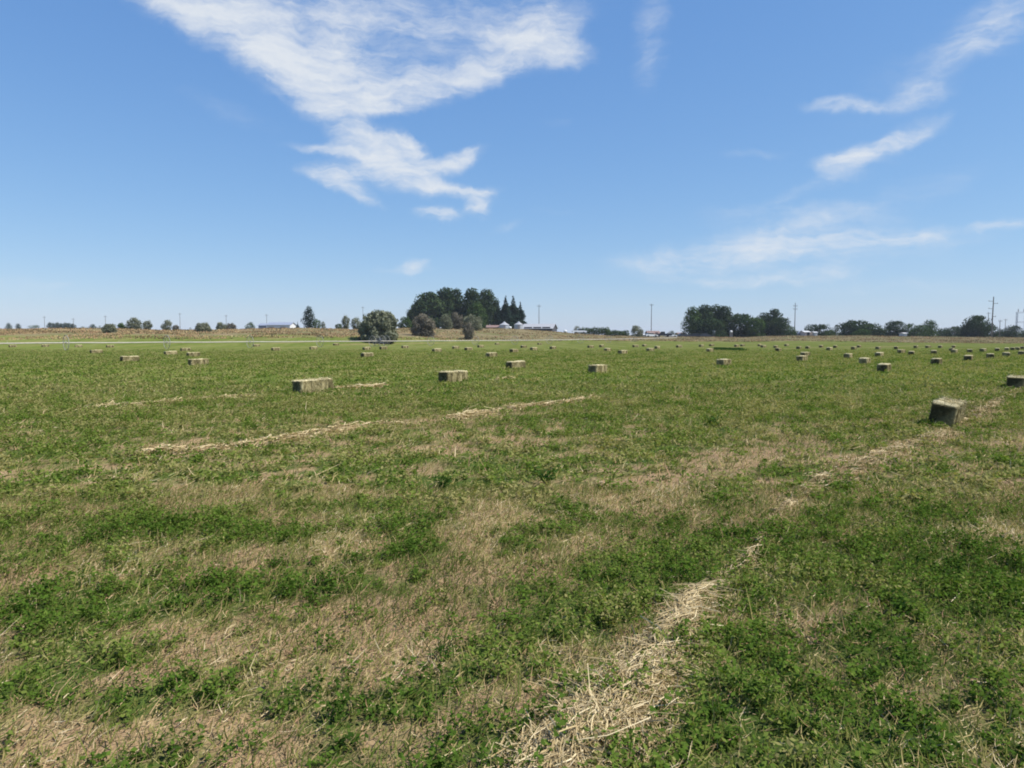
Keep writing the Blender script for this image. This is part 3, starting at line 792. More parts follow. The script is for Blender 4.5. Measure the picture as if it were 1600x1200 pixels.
def tree(kind, px, ytop, wpx, D, label, group=None, mat=None, nq=None, ybase=None, lean=0.0, cat='tree', name=None, seed=None, trunkfrac=.25):
    r = np.random.default_rng(seed if seed is not None else int(px * 7 + ytop * 13))
    x, y = at_depth(px, D)
    gz = zt(x, y) - .15
    if ybase is not None and D < 100000:
        pass
    H = z_at(ytop, D) - gz
    W = wpx * D / F * (1.34 if kind in ('tall', 'broad', 'spruce') else 1.0)
    t = empty(name or kind_name[kind], (x, y, gz), 0)
    lobes = []
    b = MB()
    if kind == 'broad':
        n = 9
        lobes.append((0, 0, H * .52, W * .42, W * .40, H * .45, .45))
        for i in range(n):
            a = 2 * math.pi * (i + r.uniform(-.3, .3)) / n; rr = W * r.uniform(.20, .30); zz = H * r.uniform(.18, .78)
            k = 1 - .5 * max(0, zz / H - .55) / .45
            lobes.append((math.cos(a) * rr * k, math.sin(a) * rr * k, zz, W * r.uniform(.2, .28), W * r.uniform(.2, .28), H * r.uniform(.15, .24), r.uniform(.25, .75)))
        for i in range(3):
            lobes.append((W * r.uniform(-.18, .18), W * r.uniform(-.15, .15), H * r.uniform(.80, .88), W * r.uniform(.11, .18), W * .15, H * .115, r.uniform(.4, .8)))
        nq = nq or 1700; size = max(.30, .030 * (W + H))
        b.tube((0, 0, 0), (0, 0, H * .5), .035 * H * .7, .018 * H, 8)
        for i in range(5):
            a = r.uniform(0, 6.28); b.tube((0, 0, H * r.uniform(.2, .4)), (math.cos(a) * W * .3, math.sin(a) * W * .3, H * r.uniform(.55, .75)), .012 * H, .004 * H, 6)
        for i in range(8):
            a = 2 * math.pi * (i + r.uniform(-.3, .3)) / 8; rr = W * .25
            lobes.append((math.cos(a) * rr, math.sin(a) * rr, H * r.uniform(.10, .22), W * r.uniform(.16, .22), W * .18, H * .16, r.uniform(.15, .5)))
    elif kind == 'tall':       # upright poplar-like crown
        n = 11
        for i in range(n):
            a = 2 * math.pi * i * .38; rr = W * .2 * r.uniform(.5, 1.15); zz = H * (.13 + .73 * i / n)
            k = 1 - .55 * max(0, zz / H - .5) / .5
            lobes.append((math.cos(a) * rr * k, math.sin(a) * rr * k, zz, W * .37 * k, W * .37 * k, H * r.uniform(.14, .19), r.uniform(.25, .7)))
        lobes.append((0, 0, H * .85, W * .25, W * .24, H * .14, .5))
        nq = nq or 1500; size = max(.28, .028 * (W + H))
        b.tube((0, 0, 0), (0, 0, H * .8), .02 * H, .006 * H, 8)
        for i in range(4):
            a = r.uniform(0, 6.28); b.tube((0, 0, H * r.uniform(.15, .4)), (math.cos(a) * W * .3, math.sin(a) * W * .3, H * r.uniform(.5, .8)), .01 * H, .004 * H, 6)
    elif kind == 'bush':       # rounded bush whose crown reaches the ground
        n = 13
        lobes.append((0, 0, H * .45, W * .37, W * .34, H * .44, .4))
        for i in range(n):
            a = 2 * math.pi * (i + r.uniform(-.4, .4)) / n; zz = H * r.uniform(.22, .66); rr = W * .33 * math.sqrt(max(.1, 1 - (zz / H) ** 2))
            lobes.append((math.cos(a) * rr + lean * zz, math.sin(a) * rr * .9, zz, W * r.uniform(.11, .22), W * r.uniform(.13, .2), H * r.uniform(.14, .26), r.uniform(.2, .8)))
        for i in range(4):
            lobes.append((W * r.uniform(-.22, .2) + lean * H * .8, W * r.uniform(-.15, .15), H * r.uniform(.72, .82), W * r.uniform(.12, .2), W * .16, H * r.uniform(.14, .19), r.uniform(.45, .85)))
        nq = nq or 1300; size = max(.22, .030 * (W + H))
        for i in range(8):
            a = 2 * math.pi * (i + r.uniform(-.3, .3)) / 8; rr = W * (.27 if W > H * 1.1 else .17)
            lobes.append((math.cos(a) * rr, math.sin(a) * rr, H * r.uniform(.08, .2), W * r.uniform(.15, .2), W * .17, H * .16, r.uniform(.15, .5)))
        for i in range(5):
            a = r.uniform(0, 6.28); b.tube((0, 0, 0), (math.cos(a) * W * .25, math.sin(a) * W * .25, H * .6), .03 * H * .6, .008 * H, 6)
    elif kind == 'spruce':
        nq = int((nq or 1500) * 1.6)
        n = 15
        for i in range(n):
            f = i / (n - 1); zz = H * (.08 + .84 * f); k = (1 - f) ** .85
            for j in range(1 if f > .75 else 3):
                a = r.uniform(0, 6.28); rr = W * .2 * k * (0 if f > .75 else 1)
                lobes.append((math.cos(a) * rr, math.sin(a) * rr, zz, W * (.36 * k + .04), W * (.36 * k + .04), H * .06, r.uniform(.2, .7)))
        lobes.append((0, 0, H * .96, W * .04, W * .04, H * .05, .5))
        nq = nq or 1500; size = max(.25, .028 * (W + H))
        b.tube((0, 0, 0), (0, 0, H * .92), .016 * H, .004 * H, 8)
    elif kind == 'hedge':
        n = int(max(6, W / 1.1))
        for i in range(n):
            xx = W * ((i + .5) / n - .5)
            lobes.append((xx, r.uniform(-.4, .4), H * .45, W / n * 1.1, 1.0, H * r.uniform(.42, .55), r.uniform(.2, .7)))
        nq = nq or 1400; size = max(.25, .35)
        for i in range(4):
            xx = W * (i / 3 - .5) * .8; hb = MB(); hb.tube((xx, 0, 0), (xx, 0, H * .6), .06, .03, 6); hb.build('trunk', M['bark'], t)
    sz = .9 * size
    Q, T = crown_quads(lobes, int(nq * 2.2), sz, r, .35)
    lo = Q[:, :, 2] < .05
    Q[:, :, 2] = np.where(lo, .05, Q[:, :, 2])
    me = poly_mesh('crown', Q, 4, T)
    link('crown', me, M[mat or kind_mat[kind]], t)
    if b.v: b.build('trunk', M['bark'], t)
    tag(t, label, cat, group)
    return t
kind_name = dict(broad='broadleaf_tree', tall='poplar_tree', bush='bush', spruce='spruce_tree', hedge='hedge')
kind_mat = dict(broad='poplar', tall='poplar', bush='olive', spruce='spruce', hedge='bright')

G1 = 'tall dark grove behind the grey bushes'
tree('broad', 668, 453, 46, 290, 'dark round tree at the left side of the central grove', G1, nq=2600)
tree('tall', 697, 448, 44, 296, 'tall dark round-topped tree, highest in the left half of the central grove', G1, nq=2600)
tree('tall', 714, 449, 26, 300, 'narrow dark tree in the middle of the central grove', G1, nq=1600)
tree('broad', 650, 474, 28, 288, 'short dark tree at the far left foot of the central grove', G1)
tree('tall', 737, 449, 34, 292, 'tall dark tree right of the notch in the central grove', G1, nq=2200)
tree('tall', 760, 450, 34, 298, 'dark pointed tree at the right side of the central grove', G1, nq=2200)
tree('tall', 745, 472, 28, 280, 'lighter olive-green tree standing in front of the central grove', G1, mat='bright', nq=1500)
tree('tall', 774, 466, 16, 305, 'thin tree between the round grove and the spruces', G1)
tree('spruce', 790, 463, 26, 285, 'leftmost of the three dark spruces behind the grain bins', 'dark spruces by the grain bins')
tree('spruce', 802, 462, 24, 288, 'middle of the three dark spruces behind the grain bins, with the sharpest tip', 'dark spruces by the grain bins')
tree('spruce', 813, 472, 20, 290, 'rightmost and shortest of the three dark spruces behind the grain bins', 'dark spruces by the grain bins')
tree('spruce', 778, 474, 16, 284, 'small dark spruce left of the spruce trio', 'dark spruces by the grain bins')
tree('bush', 634, 494, 26, 262, 'green bush between the big grey-green bush and the brownish bush', mat='bright')
G2 = 'grey-green bushes along the bank'
tree('bush', 592, 483, 72, 146, 'biggest round grey-green bush, standing at the foot of the bank', G2, nq=5200, cat='bush')
tree('bush', 662, 488, 46, 172, 'brownish grey bush right of the biggest grey-green bush', G2, mat='browny', nq=2600, cat='bush')
tree('bush', 697, 490, 26, 214, 'small grey-green bush right behind the brownish bush', G2, nq=1300, cat='bush')
tree('bush', 714, 487, 26, 218, 'grey-brown bush below the notch of the central grove', G2, mat='browny', nq=1300, cat='bush')
tree('bush', 739, 490, 38, 212, 'pale grey-green bush behind the dark-based bush', G2, nq=1700, cat='bush')
tree('bush', 732, 502, 23, 172, 'small dark-based bush standing alone in front of the central grove', G2, mat='browny', nq=1500, cat='bush')
tree('bush', 541, 491, 17, 200, 'upright pale grey-green bush left of the biggest bush', G2, nq=1000, cat='bush')
tree('bush', 530, 505, 14, 205, 'low dark bush beside the tiny pink shed', G2, mat='bright', nq=500, cat='bush')
tree('bush', 557, 495, 20, 196, 'grey-green bush touching the left side of the biggest bush', G2, nq=1000, cat='bush')
tree('tall', 484, 477, 18, 250, 'tall loose dark conifer left of the bushes, alone on the skyline', None, mat='spruce', nq=900)
tree('bush', 496, 497, 18, 240, 'green-grey bush at the right foot of the tall loose conifer', G2, mat='bright', nq=700, cat='bush')
tree('bush', 506, 501, 9, 245, 'small bush right of the tall loose conifer', G2, nq=400, cat='bush')
tree('spruce', 466, 503, 8, 300, 'tiny conifer between the white shed and the tall loose conifer', None, nq=300)
G3 = 'bushes on the left bank'
tree('bush', 172, 505, 26, 143, 'dark grey bush lowest on the left bank, in front of the skyline', G3, mat='olive', nq=1500, cat='bush')
tree('bush', 211, 495.5, 29, 190, 'largest pale bush on the left skyline', G3, nq=1400, cat='bush')
tree('bush', 192, 504, 16, 188, 'small dark bush attached to the left of the largest skyline bush', G3, mat='bright', nq=600, cat='bush')
tree('bush', 232, 499.5, 18, 186, 'grey bush just right of the largest skyline bush', G3, nq=800, cat='bush')
tree('bush', 262, 498.5, 20, 190, 'dark grey-green bush with a low tail to its right', G3, nq=900, cat='bush')
tree('bush', 276, 507, 12, 188, 'low grey tail bush right of the dark grey-green bush', G3, mat='browny', nq=400, cat='bush')
tree('bush', 319, 503, 28, 158, 'round dark green bush below the skyline on the left bank', G3, mat='olive', nq=1500, cat='bush')
tree('bush', 347, 502.5, 19, 178, 'dark left half of the paired bushes right of the round dark bush', G3, mat='olive', nq=800, cat='bush')
tree('bush', 362, 504, 20, 180, 'pale brownish right half of the paired bushes', G3, mat='browny', nq=800, cat='bush')
tree('bush', 392, 502.5, 20, 260, 'dark low trees touching the left end of the blue-grey shed', G3, mat='bright', nq=700, cat='bush')
G4 = 'distant trees on the left horizon'
tree('tall', 16, 504, 9, 620, 'leftmost tiny tree on the horizon', G4, nq=900)
tree('tall', 31, 505, 8, 620, 'second tiny tree from the left on the horizon', G4, nq=900)
tree('broad', 55, 507, 15, 560, 'third small tree from the left, wider and paler', G4, mat='bright', nq=450)
for i, (px, yt) in enumerate([(80, 503), (86, 504), (92, 503), (98, 504.5), (104, 503.5), (110, 504), (116, 505)]):
    tree('tall', px, yt, 9, 600, ['first', 'second', 'third', 'fourth', 'fifth', 'sixth', 'last'][i] + ' tree from the left in the short dark row on the left horizon', 'short dark tree row on the left horizon', nq=1100)
tree('bush', 132, 509, 14, 520, 'low far bush right of the short dark tree row', G4, mat='bright', nq=350, cat='bush')
tree('tall', 147, 506, 11, 560, 'small dark far tree left of the lowest left bush', G4, nq=900)
tree('tall', 158, 508, 7, 560, 'tiny far tree partly behind the lowest left bush', G4, nq=250)
tree('tall', 299, 511, 5, 560, 'tiniest far tree just left of the round dark green bush', G4, nq=150)
G5 = 'hedge and bushes right of the long shed'
tree('bush', 902, 508, 15, 285, 'pale grey tree at the left end of the dark hedge', G5, nq=600)
tree('hedge', 929, 510, 44, 280, 'dark green hedge, taller left section', G5, mat='bright', nq=1700, cat='hedge')
tree('hedge', 963, 515, 36, 284, 'dark green hedge, lower right section', G5, mat='bright', nq=1400, cat='hedge')
tree('bush', 995, 507, 24, 262, 'round grey-green bush alone right of the hedge', G5, nq=1300, cat='bush')
tree('bush', 1049, 516, 17, 300, 'small dark tree between the tan building and the tall dark trees', G5, mat='poplar', nq=700)
G6 = 'tall dark trees right of centre'
tree('tall', 1081, 478, 26, 285, 'paler leaning tree at the left edge of the tall dark trees', G6, mat='bright', nq=1500)
tree('tall', 1099, 475, 32, 292, 'tall dark tree, second from the left in the right-hand group', G6, nq=2200)
tree('tall', 1117, 475, 30, 300, 'tall dark tree in the flat-topped part of the right-hand group', G6, nq=2200)
tree('tall', 1131, 477, 26, 295, 'tall dark tree at the right end of the flat-topped part', G6, nq=1800)
tree('broad', 1108, 498, 50, 280, 'low dark spreading tree under the flat-topped trees', G6, nq=1700)
tree('broad', 1157, 489, 40, 290, 'lower round dark tree in the dip of the right-hand group', G6, nq=2000)
tree('broad', 1178, 494, 30, 284, 'olive-green round tree in front of the dip', G6, mat='bright', nq=1400)
tree('tall', 1193, 487, 26, 296, 'dark tree left of the right-hand peak', G6, nq=1500)
tree('tall', 1208, 481, 24, 296, 'dark tree forming the right-hand peak of the group', G6, nq=1700)
tree('broad', 1217, 495, 28, 290, 'dark sloping tree at the right shoulder of the group', G6, nq=1400)
tree('bush', 1235, 508, 22, 280, 'low green bush at the foot of the single power pole', G6, mat='bright', nq=700, cat='bush')
G7 = 'round trees on the right horizon'
tree('broad', 1268, 506, 24, 330, 'small dark tree above the pink house', G7, nq=900)
tree('broad', 1285, 506, 28, 325, 'dark green tree right of the pink house', G7, nq=1000)
tree('bush', 1296, 514, 20, 318, 'low green bush right of the pink house trees', G7, mat='bright', nq=600, cat='bush')
tree('tall', 1305, 509, 13, 340, 'narrow bluish tree between two wide dark trees', G7, nq=500)
tree('broad', 1335, 499, 42, 300, 'wide dark round tree, left half of the wide pair', G7, nq=2000)
tree('broad', 1361, 504, 36, 302, 'wide dark round tree, right half of the wide pair', G7, nq=1700)
tree('bush', 1345, 513, 34, 288, 'lower green bush in front of the wide pair', G7, mat='bright', nq=900, cat='bush')
tree('broad', 1397, 500, 30, 310, 'bluish dome tree right of the wide pair', G7, nq=1500)
tree('broad', 1421, 504, 22, 306, 'small light green tree beside the bluish dome tree', G7, mat='bright', nq=900)
tree('broad', 1437, 507, 26, 300, 'widest light green tree in the row', G7, mat='bright', nq=1000)
tree('tall', 1450, 499, 24, 308, 'darker tall tree at the right end of the light green trees', G7, mat='bright', nq=1200)
tree('broad', 1472, 512, 18, 360, 'low bluish tree, left of the two beside the big dome tree', G7, nq=700)
tree('broad', 1490, 509, 28, 350, 'low bluish tree, right of the two beside the big dome tree', G7, nq=900)
tree('broad', 1523, 492, 38, 300, 'big dark dome tree left of the tallest pole', G7, nq=2600)
tree('broad', 1550, 507, 18, 310, 'small dark tree just behind the tallest pole', G7, nq=700)
tree('bush', 1564, 512, 20, 315, 'low dark bush between the tallest pole and the gantry', G7, mat='poplar', nq=600, cat='bush')
tree('broad', 1581, 507, 22, 310, 'dark round tree just left of the steel gantry', G7, nq=1000)
tree('bush', 1600, 517, 22, 315, 'low dark bush under the steel gantry at the right edge', G7, mat='poplar', nq=600, cat='bush')

def far_line():
    r = np.random.default_rng(5); lobes = []
    D = 560
    for px in np.arange(1222, 1640, 3.2):
        x = (px - 800) / F * D; y = D + r.uniform(-12, 12)
        h = max(1.0, z_at(517.5 + 2.5 * math.sin(px * .05) + r.uniform(-1.2, 1.2), D) - zt(x, y))
        lobes.append((x, y, zt(x, y) + h * .45, 2.4, 2.0, h * .6, r.uniform(.2, .7)))
    Q, T = crown_quads(lobes, 9000, .9, r, .3)
    tag(link('far_tree_line', poly_mesh('far_tree_line', Q, 4, T), M['poplar']), 'low far-off line of trees behind the round trees on the right horizon', None, None, 'stuff')
far_line()

# ------------------------------------------------------------------ buildings
def shed(name, px0, px1, yeave, yridge, D, depth, wallm, roofm, label, cat='shed', yaw=0.0, door=None, base=None):
    """long side faces the camera; gable ends at both x ends"""
    xc, y = at_depth((px0 + px1) / 2, D)
    gz = zt(xc, y) - .2
    W = (px1 - px0) * D / F
    he = max(.8, z_at(yeave, D) - gz); hr = max(he + .25, z_at(yridge, D) - gz)
    t = empty(name, (xc, y + depth / 2, gz), yaw)
    w = MB()
    poly = [(-depth / 2, 0), (depth / 2, 0), (depth / 2, he), (0, hr - .04), (-depth / 2, he)]
    vs = [(-W / 2, a, z) for a, z in poly] + [(W / 2, a, z) for a, z in poly]
    n = 5
    w.add(vs, [tuple(range(n - 1, -1, -1)), tuple(range(n, 2 * n))] + [(i, (i + 1) % n, (i + 1) % n + n, i + n) for i in range(n)])
    w.build('wall', M[wallm], t)
    o = .35; sl = (hr - he) / (depth / 2); th = .08
    r = MB()
    for s in (-1, 1):
        e = s * (depth / 2 + o); ze = he - o * sl
        vs = []
        for xx in (-W / 2 - o, W / 2 + o):
            vs += [(xx, 0, hr + .0), (xx, e, ze), (xx, e, ze + th), (xx, 0, hr + th)]
        r.add(vs, [(0, 1, 2, 3), (7, 6, 5, 4), (0, 4, 5, 1), (1, 5, 6, 2), (2, 6, 7, 3), (3, 7, 4, 0)])
    for i in range(int(W / 1.2)):     # standing seams
        xx = -W / 2 + (i + .5) * 1.2
        vs = [(xx - .03, -.02, hr + th), (xx + .03, -.02, hr + th), (xx + .03, -depth / 2 - o, he - o * sl + th), (xx - .03, -depth / 2 - o, he - o * sl + th)]
        vs += [(a, b_, c + .04) for a, b_, c in vs]
        r.add(vs, [(4, 5, 6, 7), (0, 1, 5, 4), (1, 2, 6, 5), (2, 3, 7, 6), (3, 0, 4, 7)])
    r.build('roof', M[roofm], t)
    if door:
        for dx, dw, dh, dm in door:
            b = MB(); b.box(dx * W - dw / 2, dx * W + dw / 2, -depth / 2 - .05, -depth / 2 - .003, .15, dh); b.build('door', M[dm], t)
    tag(t, label, cat)
    return t

shed('storage_shed', 418, 454, 507.8, 503.8, 330, 9, 'white_paint', 'greyroof', 'long white shed with a blue-grey roof on the left skyline', door=[(-.3, 2.4, 2.2, 'greywall'), (.2, 2.4, 2.2, 'greywall')])
shed('storage_shed', 405, 417, 508.5, 505.5, 335, 7, 'greyroof', 'greyroof', 'small blue-grey shed at the left end of the white shed')
shed('storage_shed', 527, 535, 512, 510.5, 260, 4, 'pinkwall', 'white_paint', 'tiny pale pink shed left of the biggest bush')
shed('storage_shed', 761, 780, 511.5, 508.3, 262, 6, 'greywall', 'brownroof', 'low shed with a reddish brown roof left of the grain bins')
shed('machine_shed', 820, 868, 513.2, 506.0, 270, 9, 'darkwall', 'roofsteel', 'long open shed with a pale metal roof right of the grain bins', 'shed', yaw=-.25,
     door=[(-.3, 3, 1.6, 'darkwall'), (0, 3, 1.6, 'darkwall'), (.3, 3, 1.6, 'darkwall')])
def grain_bin(px, wpx, yw, yt, D, label):
    x, y = at_depth(px, D); gz = zt(x, y) - .15
    R = wpx * D / F / 2; hw = z_at(yw, D) - gz; ht = z_at(yt, D) - gz
    t = empty('grain_bin', (x, y, gz))
    w = MB(); prof = []
    k = int(hw / .22)
    for i in range(k + 1):
        prof.append((R * (.985 if i % 2 else 1.0), hw * i / k))
    w.lathe(prof, 36); w.build('wall', M['galv'], t)
    r = MB(); r.lathe([(R * 1.06, hw + .004), (R * 1.06, hw + .06), (R * .5, hw + (ht - hw) * .52), (.35, ht - .15)], 36)
    r.build('roof', M['roofsteel'], t)
    c = MB(); c.lathe([(.38, ht - .146), (.38, ht + .02), (.1, ht + .12)], 14); c.build('roof_cap', M['galv'], t)
    d = MB(); d.box(-.4, .4, -R - .05, -R + .05, .1, 1.7); d.build('door', M['greywall'], t)
    tag(t, label, 'grain bin', 'round steel grain bins')
grain_bin(788, 15.5, 508, 503, 262, 'left of two round steel grain bins in front of the spruces')
grain_bin(810.5, 14.5, 507.5, 502.8, 262, 'right of two round steel grain bins, next to the pale-roofed shed')

def tank(px, yt, wpx, D, label, mat='white_paint'):
    x, y = at_depth(px, D); gz = zt(x, y)
    L = wpx * D / F; h = max(.9, z_at(yt, D) - gz); r = min(L * .42, .75)
    t = empty('storage_tank', (x, y, gz))
    b = MB(); b.lathe([(.05, -L / 2), (r * .7, -L / 2 + r * .25), (r, -L / 2 + r * .7), (r, L / 2 - r * .7), (r * .7, L / 2 - r * .25), (.05, L / 2)], 18)
    o = b.build('tank_body', M[mat], t); o.rotation_euler = (0, math.pi / 2, 0); o.location = (0, 0, h - r)
    for s in (-1, 1):
        k = MB(); k.box(s * L * .28 - .12, s * L * .28 + .12, -.4, .4, -.1, h - r * 1.85); k.build('leg', M['greywall'], t)
    tag(t, label, 'tank')
tank(797, 510, 5, 255, 'small white tank between the two grain bins')
tank(883, 519.3, 5.5, 262, 'small white tank on the grass right of the long shed')
tank(1114.5, 516.3, 4.5, 276, 'left of two small white spots seen under the tall dark trees')
tank(1141.5, 516.3, 4.5, 276, 'right of two small white spots seen under the tall dark trees')

shed('house', 1013, 1031, 521.0, 517.3, 292, 7, 'tanwall', 'brownroof', 'tan farm building with a brown roof right of the round bush', 'building', door=[(.2, 1.2, 2.0, 'darkwall')])
shed('house', 1006, 1014, 523.2, 522.0, 285, 5, 'white_paint', 'white_paint', 'small white shed touching the left end of the tan building', 'building')
shed('house', 1060, 1071, 521.8, 520.0, 300, 6, 'tanwall', 'brownroof', 'small yellowish shed partly behind the left edge of the tall dark trees', 'building')
shed('house', 1257, 1265, 519.0, 517.2, 300, 6, 'pinkwall', 'white_paint', 'small pale pink house under trees on the right', 'house', door=[(.1, 1.0, 2.0, 'darkwall')])
shed('house', 1271.5, 1276, 519.5, 518.5, 298, 4, 'white_paint', 'white_paint', 'narrow white shed right of the pale pink house', 'shed')
shed('house', 1247, 1255, 521.0, 519.6, 305, 6, 'greywall', 'greyroof', 'low grey shed left of the pale pink house', 'shed')
shed('house', 1411.5, 1416, 521, 520, 300, 4, 'white_paint', 'white_paint', 'tiny white shed among the light green trees', 'shed')

def car(px, D, heading, paint, label, kind='car', sc_=1.0):
    x, y = at_depth(px, D); gz = zt(x, y) + .02
    t = empty('parked_car' if kind == 'car' else 'pickup_truck', (x, y, gz), heading)
    b = MB()
    if kind == 'car':
        low = [(-2.2, .35), (2.2, .35), (2.25, .75), (1.2, .95), (-2.1, 1.0), (-2.25, .7)]
        cab = [(1.1, .95), (.45, 1.42), (-1.2, 1.45), (-2.0, 1.0)]
    else:
        low = [(-2.7, .5), (2.6, .5), (2.65, 1.0), (1.3, 1.15), (-.6, 1.15), (-2.7, 1.12)]
        cab = [(1.25, 1.15), (.7, 1.75), (-.45, 1.78), (-.6, 1.15)]
    b.prism(low, -.86, .86); o = b.build('body', M[paint], t)
    g = MB(); g.prism(cab, -.74, .74); g.build('window', M['glass'], t)
    rf = MB(); zs = [p for p in cab if p[1] > 1.3]; rf.box(min(p[0] for p in zs) - .05, max(p[0] for p in zs) + .05, -.75, .75, max(p[1] for p in zs) - .02, max(p[1] for p in zs) + .05); rf.build('roof', M[paint], t)
    for sx in (-1.4, 1.4):
        for sy in (-.85, .85):
            w = MB(); w.tube((sx, sy - .1, .34), (sx, sy + .1, .34), .34, None, 14); w.build('wheel', M['rubber'], t)
    t.scale = (sc_,) * 3
    tag(t, label, 'car' if kind == 'car' else 'pickup')
car(905, 268, .1, 'carwhite', 'white pickup parked at the left end of the dark hedge', 'pickup')
car(1017, 262, .2, 'carwhite', 'white car parked in front of the tan building')
car(1036, 265, 2.9, 'cardark', 'dark vehicle parked right of the white car by the tan building', 'pickup', 1.1)
car(1047, 268, .1, 'carwhite', 'white car parked below the small dark tree')
car(1068, 270, .15, 'cardark', 'dark car under the left edge of the tall dark trees, leftmost of three')
car(1084, 271, 3.0, 'cardark', 'dark car under the tall dark trees, middle of three')
car(1101, 272, .1, 'cardark', 'dark car under the tall dark trees, rightmost of three')

# ------------------------------------------------------------------ poles
def power_pole(px, ytop, D, label, arms=(), rad=.2, name='power_pole', lean=0.0):
    x, y = at_depth(px, D); gz = zt(x, y) - .2
    H = z_at(ytop, D) - gz
    t = empty(name, (x, y, gz))
    b = MB(); b.tube((0, 0, 0), (lean * H, 0, H), rad, rad * .6, 10); b.build('pole', M['pole'], t)
    for (dz, x0, x1) in arms:
        z = H - dz
        a = MB(); a.tube((x0, -.12, z), (x1, -.12, z), .07, .07, 6); ao = a.build('crossarm', M['pole'], t)
        for xx in (x0 * .92, x1 * .92):
            if abs(xx) < .3: continue
            c = MB(); c.lathe([(.05, 0), (.11, .05), (.06, .12), (.11, .18), (.05, .26)], 8)
            io = c.build('insulator', M['greywall'], ao); io.location = (xx, -.12, z + .07)
    tag(t, label, 'power pole')
POLES = 'power poles along the horizon'
power_pole(842, 476, 330, 'thin power pole rising behind the long pale-roofed shed', [(.8, -.9, .9)], .16)
power_pole(1017, 475, 300, 'thin dark pole behind the tan building', [(.5, -.7, .7)], .17)
power_pole(1240.5, 473.5, 285, 'single tall pole right of the tall dark trees', [(1.2, -.8, .8), (2.4, -.8, .8)], .17)
power_pole(1230, 497, 380, 'short faint pole just left of the single tall pole', [(.5, -.8, .8)], .15)
power_pole(1547.5, 464, 262, 'tallest power pole, on the right, with staggered side arms', [(1.6, -1.6, 0), (2.4, 0, 1.7), (4.2, -1.5, 0), (7.0, 0, 1.2)], .24, lean=.015)
power_pole(1541.5, 488, 380, 'grey pole just left of the tallest power pole', [(.6, -.9, .9)], .2)
power_pole(1560, 500, 290, 'short pole right of the tallest power pole, nearer of two', [(.5, -.7, .7)], .16)
power_pole(1568.5, 498.5, 380, 'short faint pole right of the tallest power pole, farther of two', [(.5, -.8, .8)], .16)
for px, yt, w in [(72, 494, 'beside the short dark tree row on the far left'), (117, 497, 'at the right end of the short dark tree row'), (167, 493, 'above the lowest bush on the left bank'),
                  (283, 489, 'between the left bushes and the round dark bush'), (355, 492, 'above the paired bushes'), (418, 491, 'above the left end of the white shed'), (568, 479, 'left above the biggest grey-green bush')]:
    power_pole(px, yt, 480, 'faint distant power pole ' + w, [(.8, -1.0, 1.0)], .16)

def gantry():
    D = 330; x0, y = at_depth(1586, D); x1, _ = at_depth(1599, D); x2, _ = at_depth(1625, D)
    gz = zt(x0, y) - .3
    H1 = z_at(488.5, D) - gz; H2 = z_at(503.3, D) - gz
    t = empty('steel_gantry', (x0, y, gz))
    for xx in (0, x1 - x0, x2 - x0):
        b = MB()
        for sx in (-.25, .25):
            for sy in (-.25, .25): b.tube((xx + sx, sy, 0), (xx + sx, sy, H1), .06, .06, 5)
        k = 9
        for i in range(k):
            za, zb = H1 * i / k, H1 * (i + 1) / k; s = 1 if i % 2 else -1
            for sy in (-.25, .25): b.tube((xx - .25 * s, sy, za), (xx + .25 * s, sy, zb), .035, .035, 4)
        b.build('column', M['steelgrey'], t)
    for hz in (H1, H2):
        b = MB(); Lx = x2 - x0
        for sz in (-.22, .22):
            for sy in (-.2, .2): b.tube((-.5, sy, hz + sz), (Lx, sy, hz + sz), .06, .06, 5)
        k = int(Lx / .6)
        for i in range(k):
            s = 1 if i % 2 else -1
            b.tube((Lx * i / k, -.2, hz - .22 * s), (Lx * (i + 1) / k, -.2, hz + .22 * s), .035, .035, 4)
        b.build('beam', M['steelgrey'], t)
    for xx in (.5, (x1 - x0) * .8, (x2 - x0) * .75):
        b = MB(); b.lathe([(.12, 0), (.22, .12), (.12, .3), (.22, .5), (.12, .7), (.22, .9), (.1, 1.2), (.1, 1.4)], 10)
        o = b.build('insulator', M['greywall'], t); o.location = (xx, 0, H1 + .28)
    tag(t, 'grey steel substation gantry with two beams at the right edge', 'gantry')
gantry()

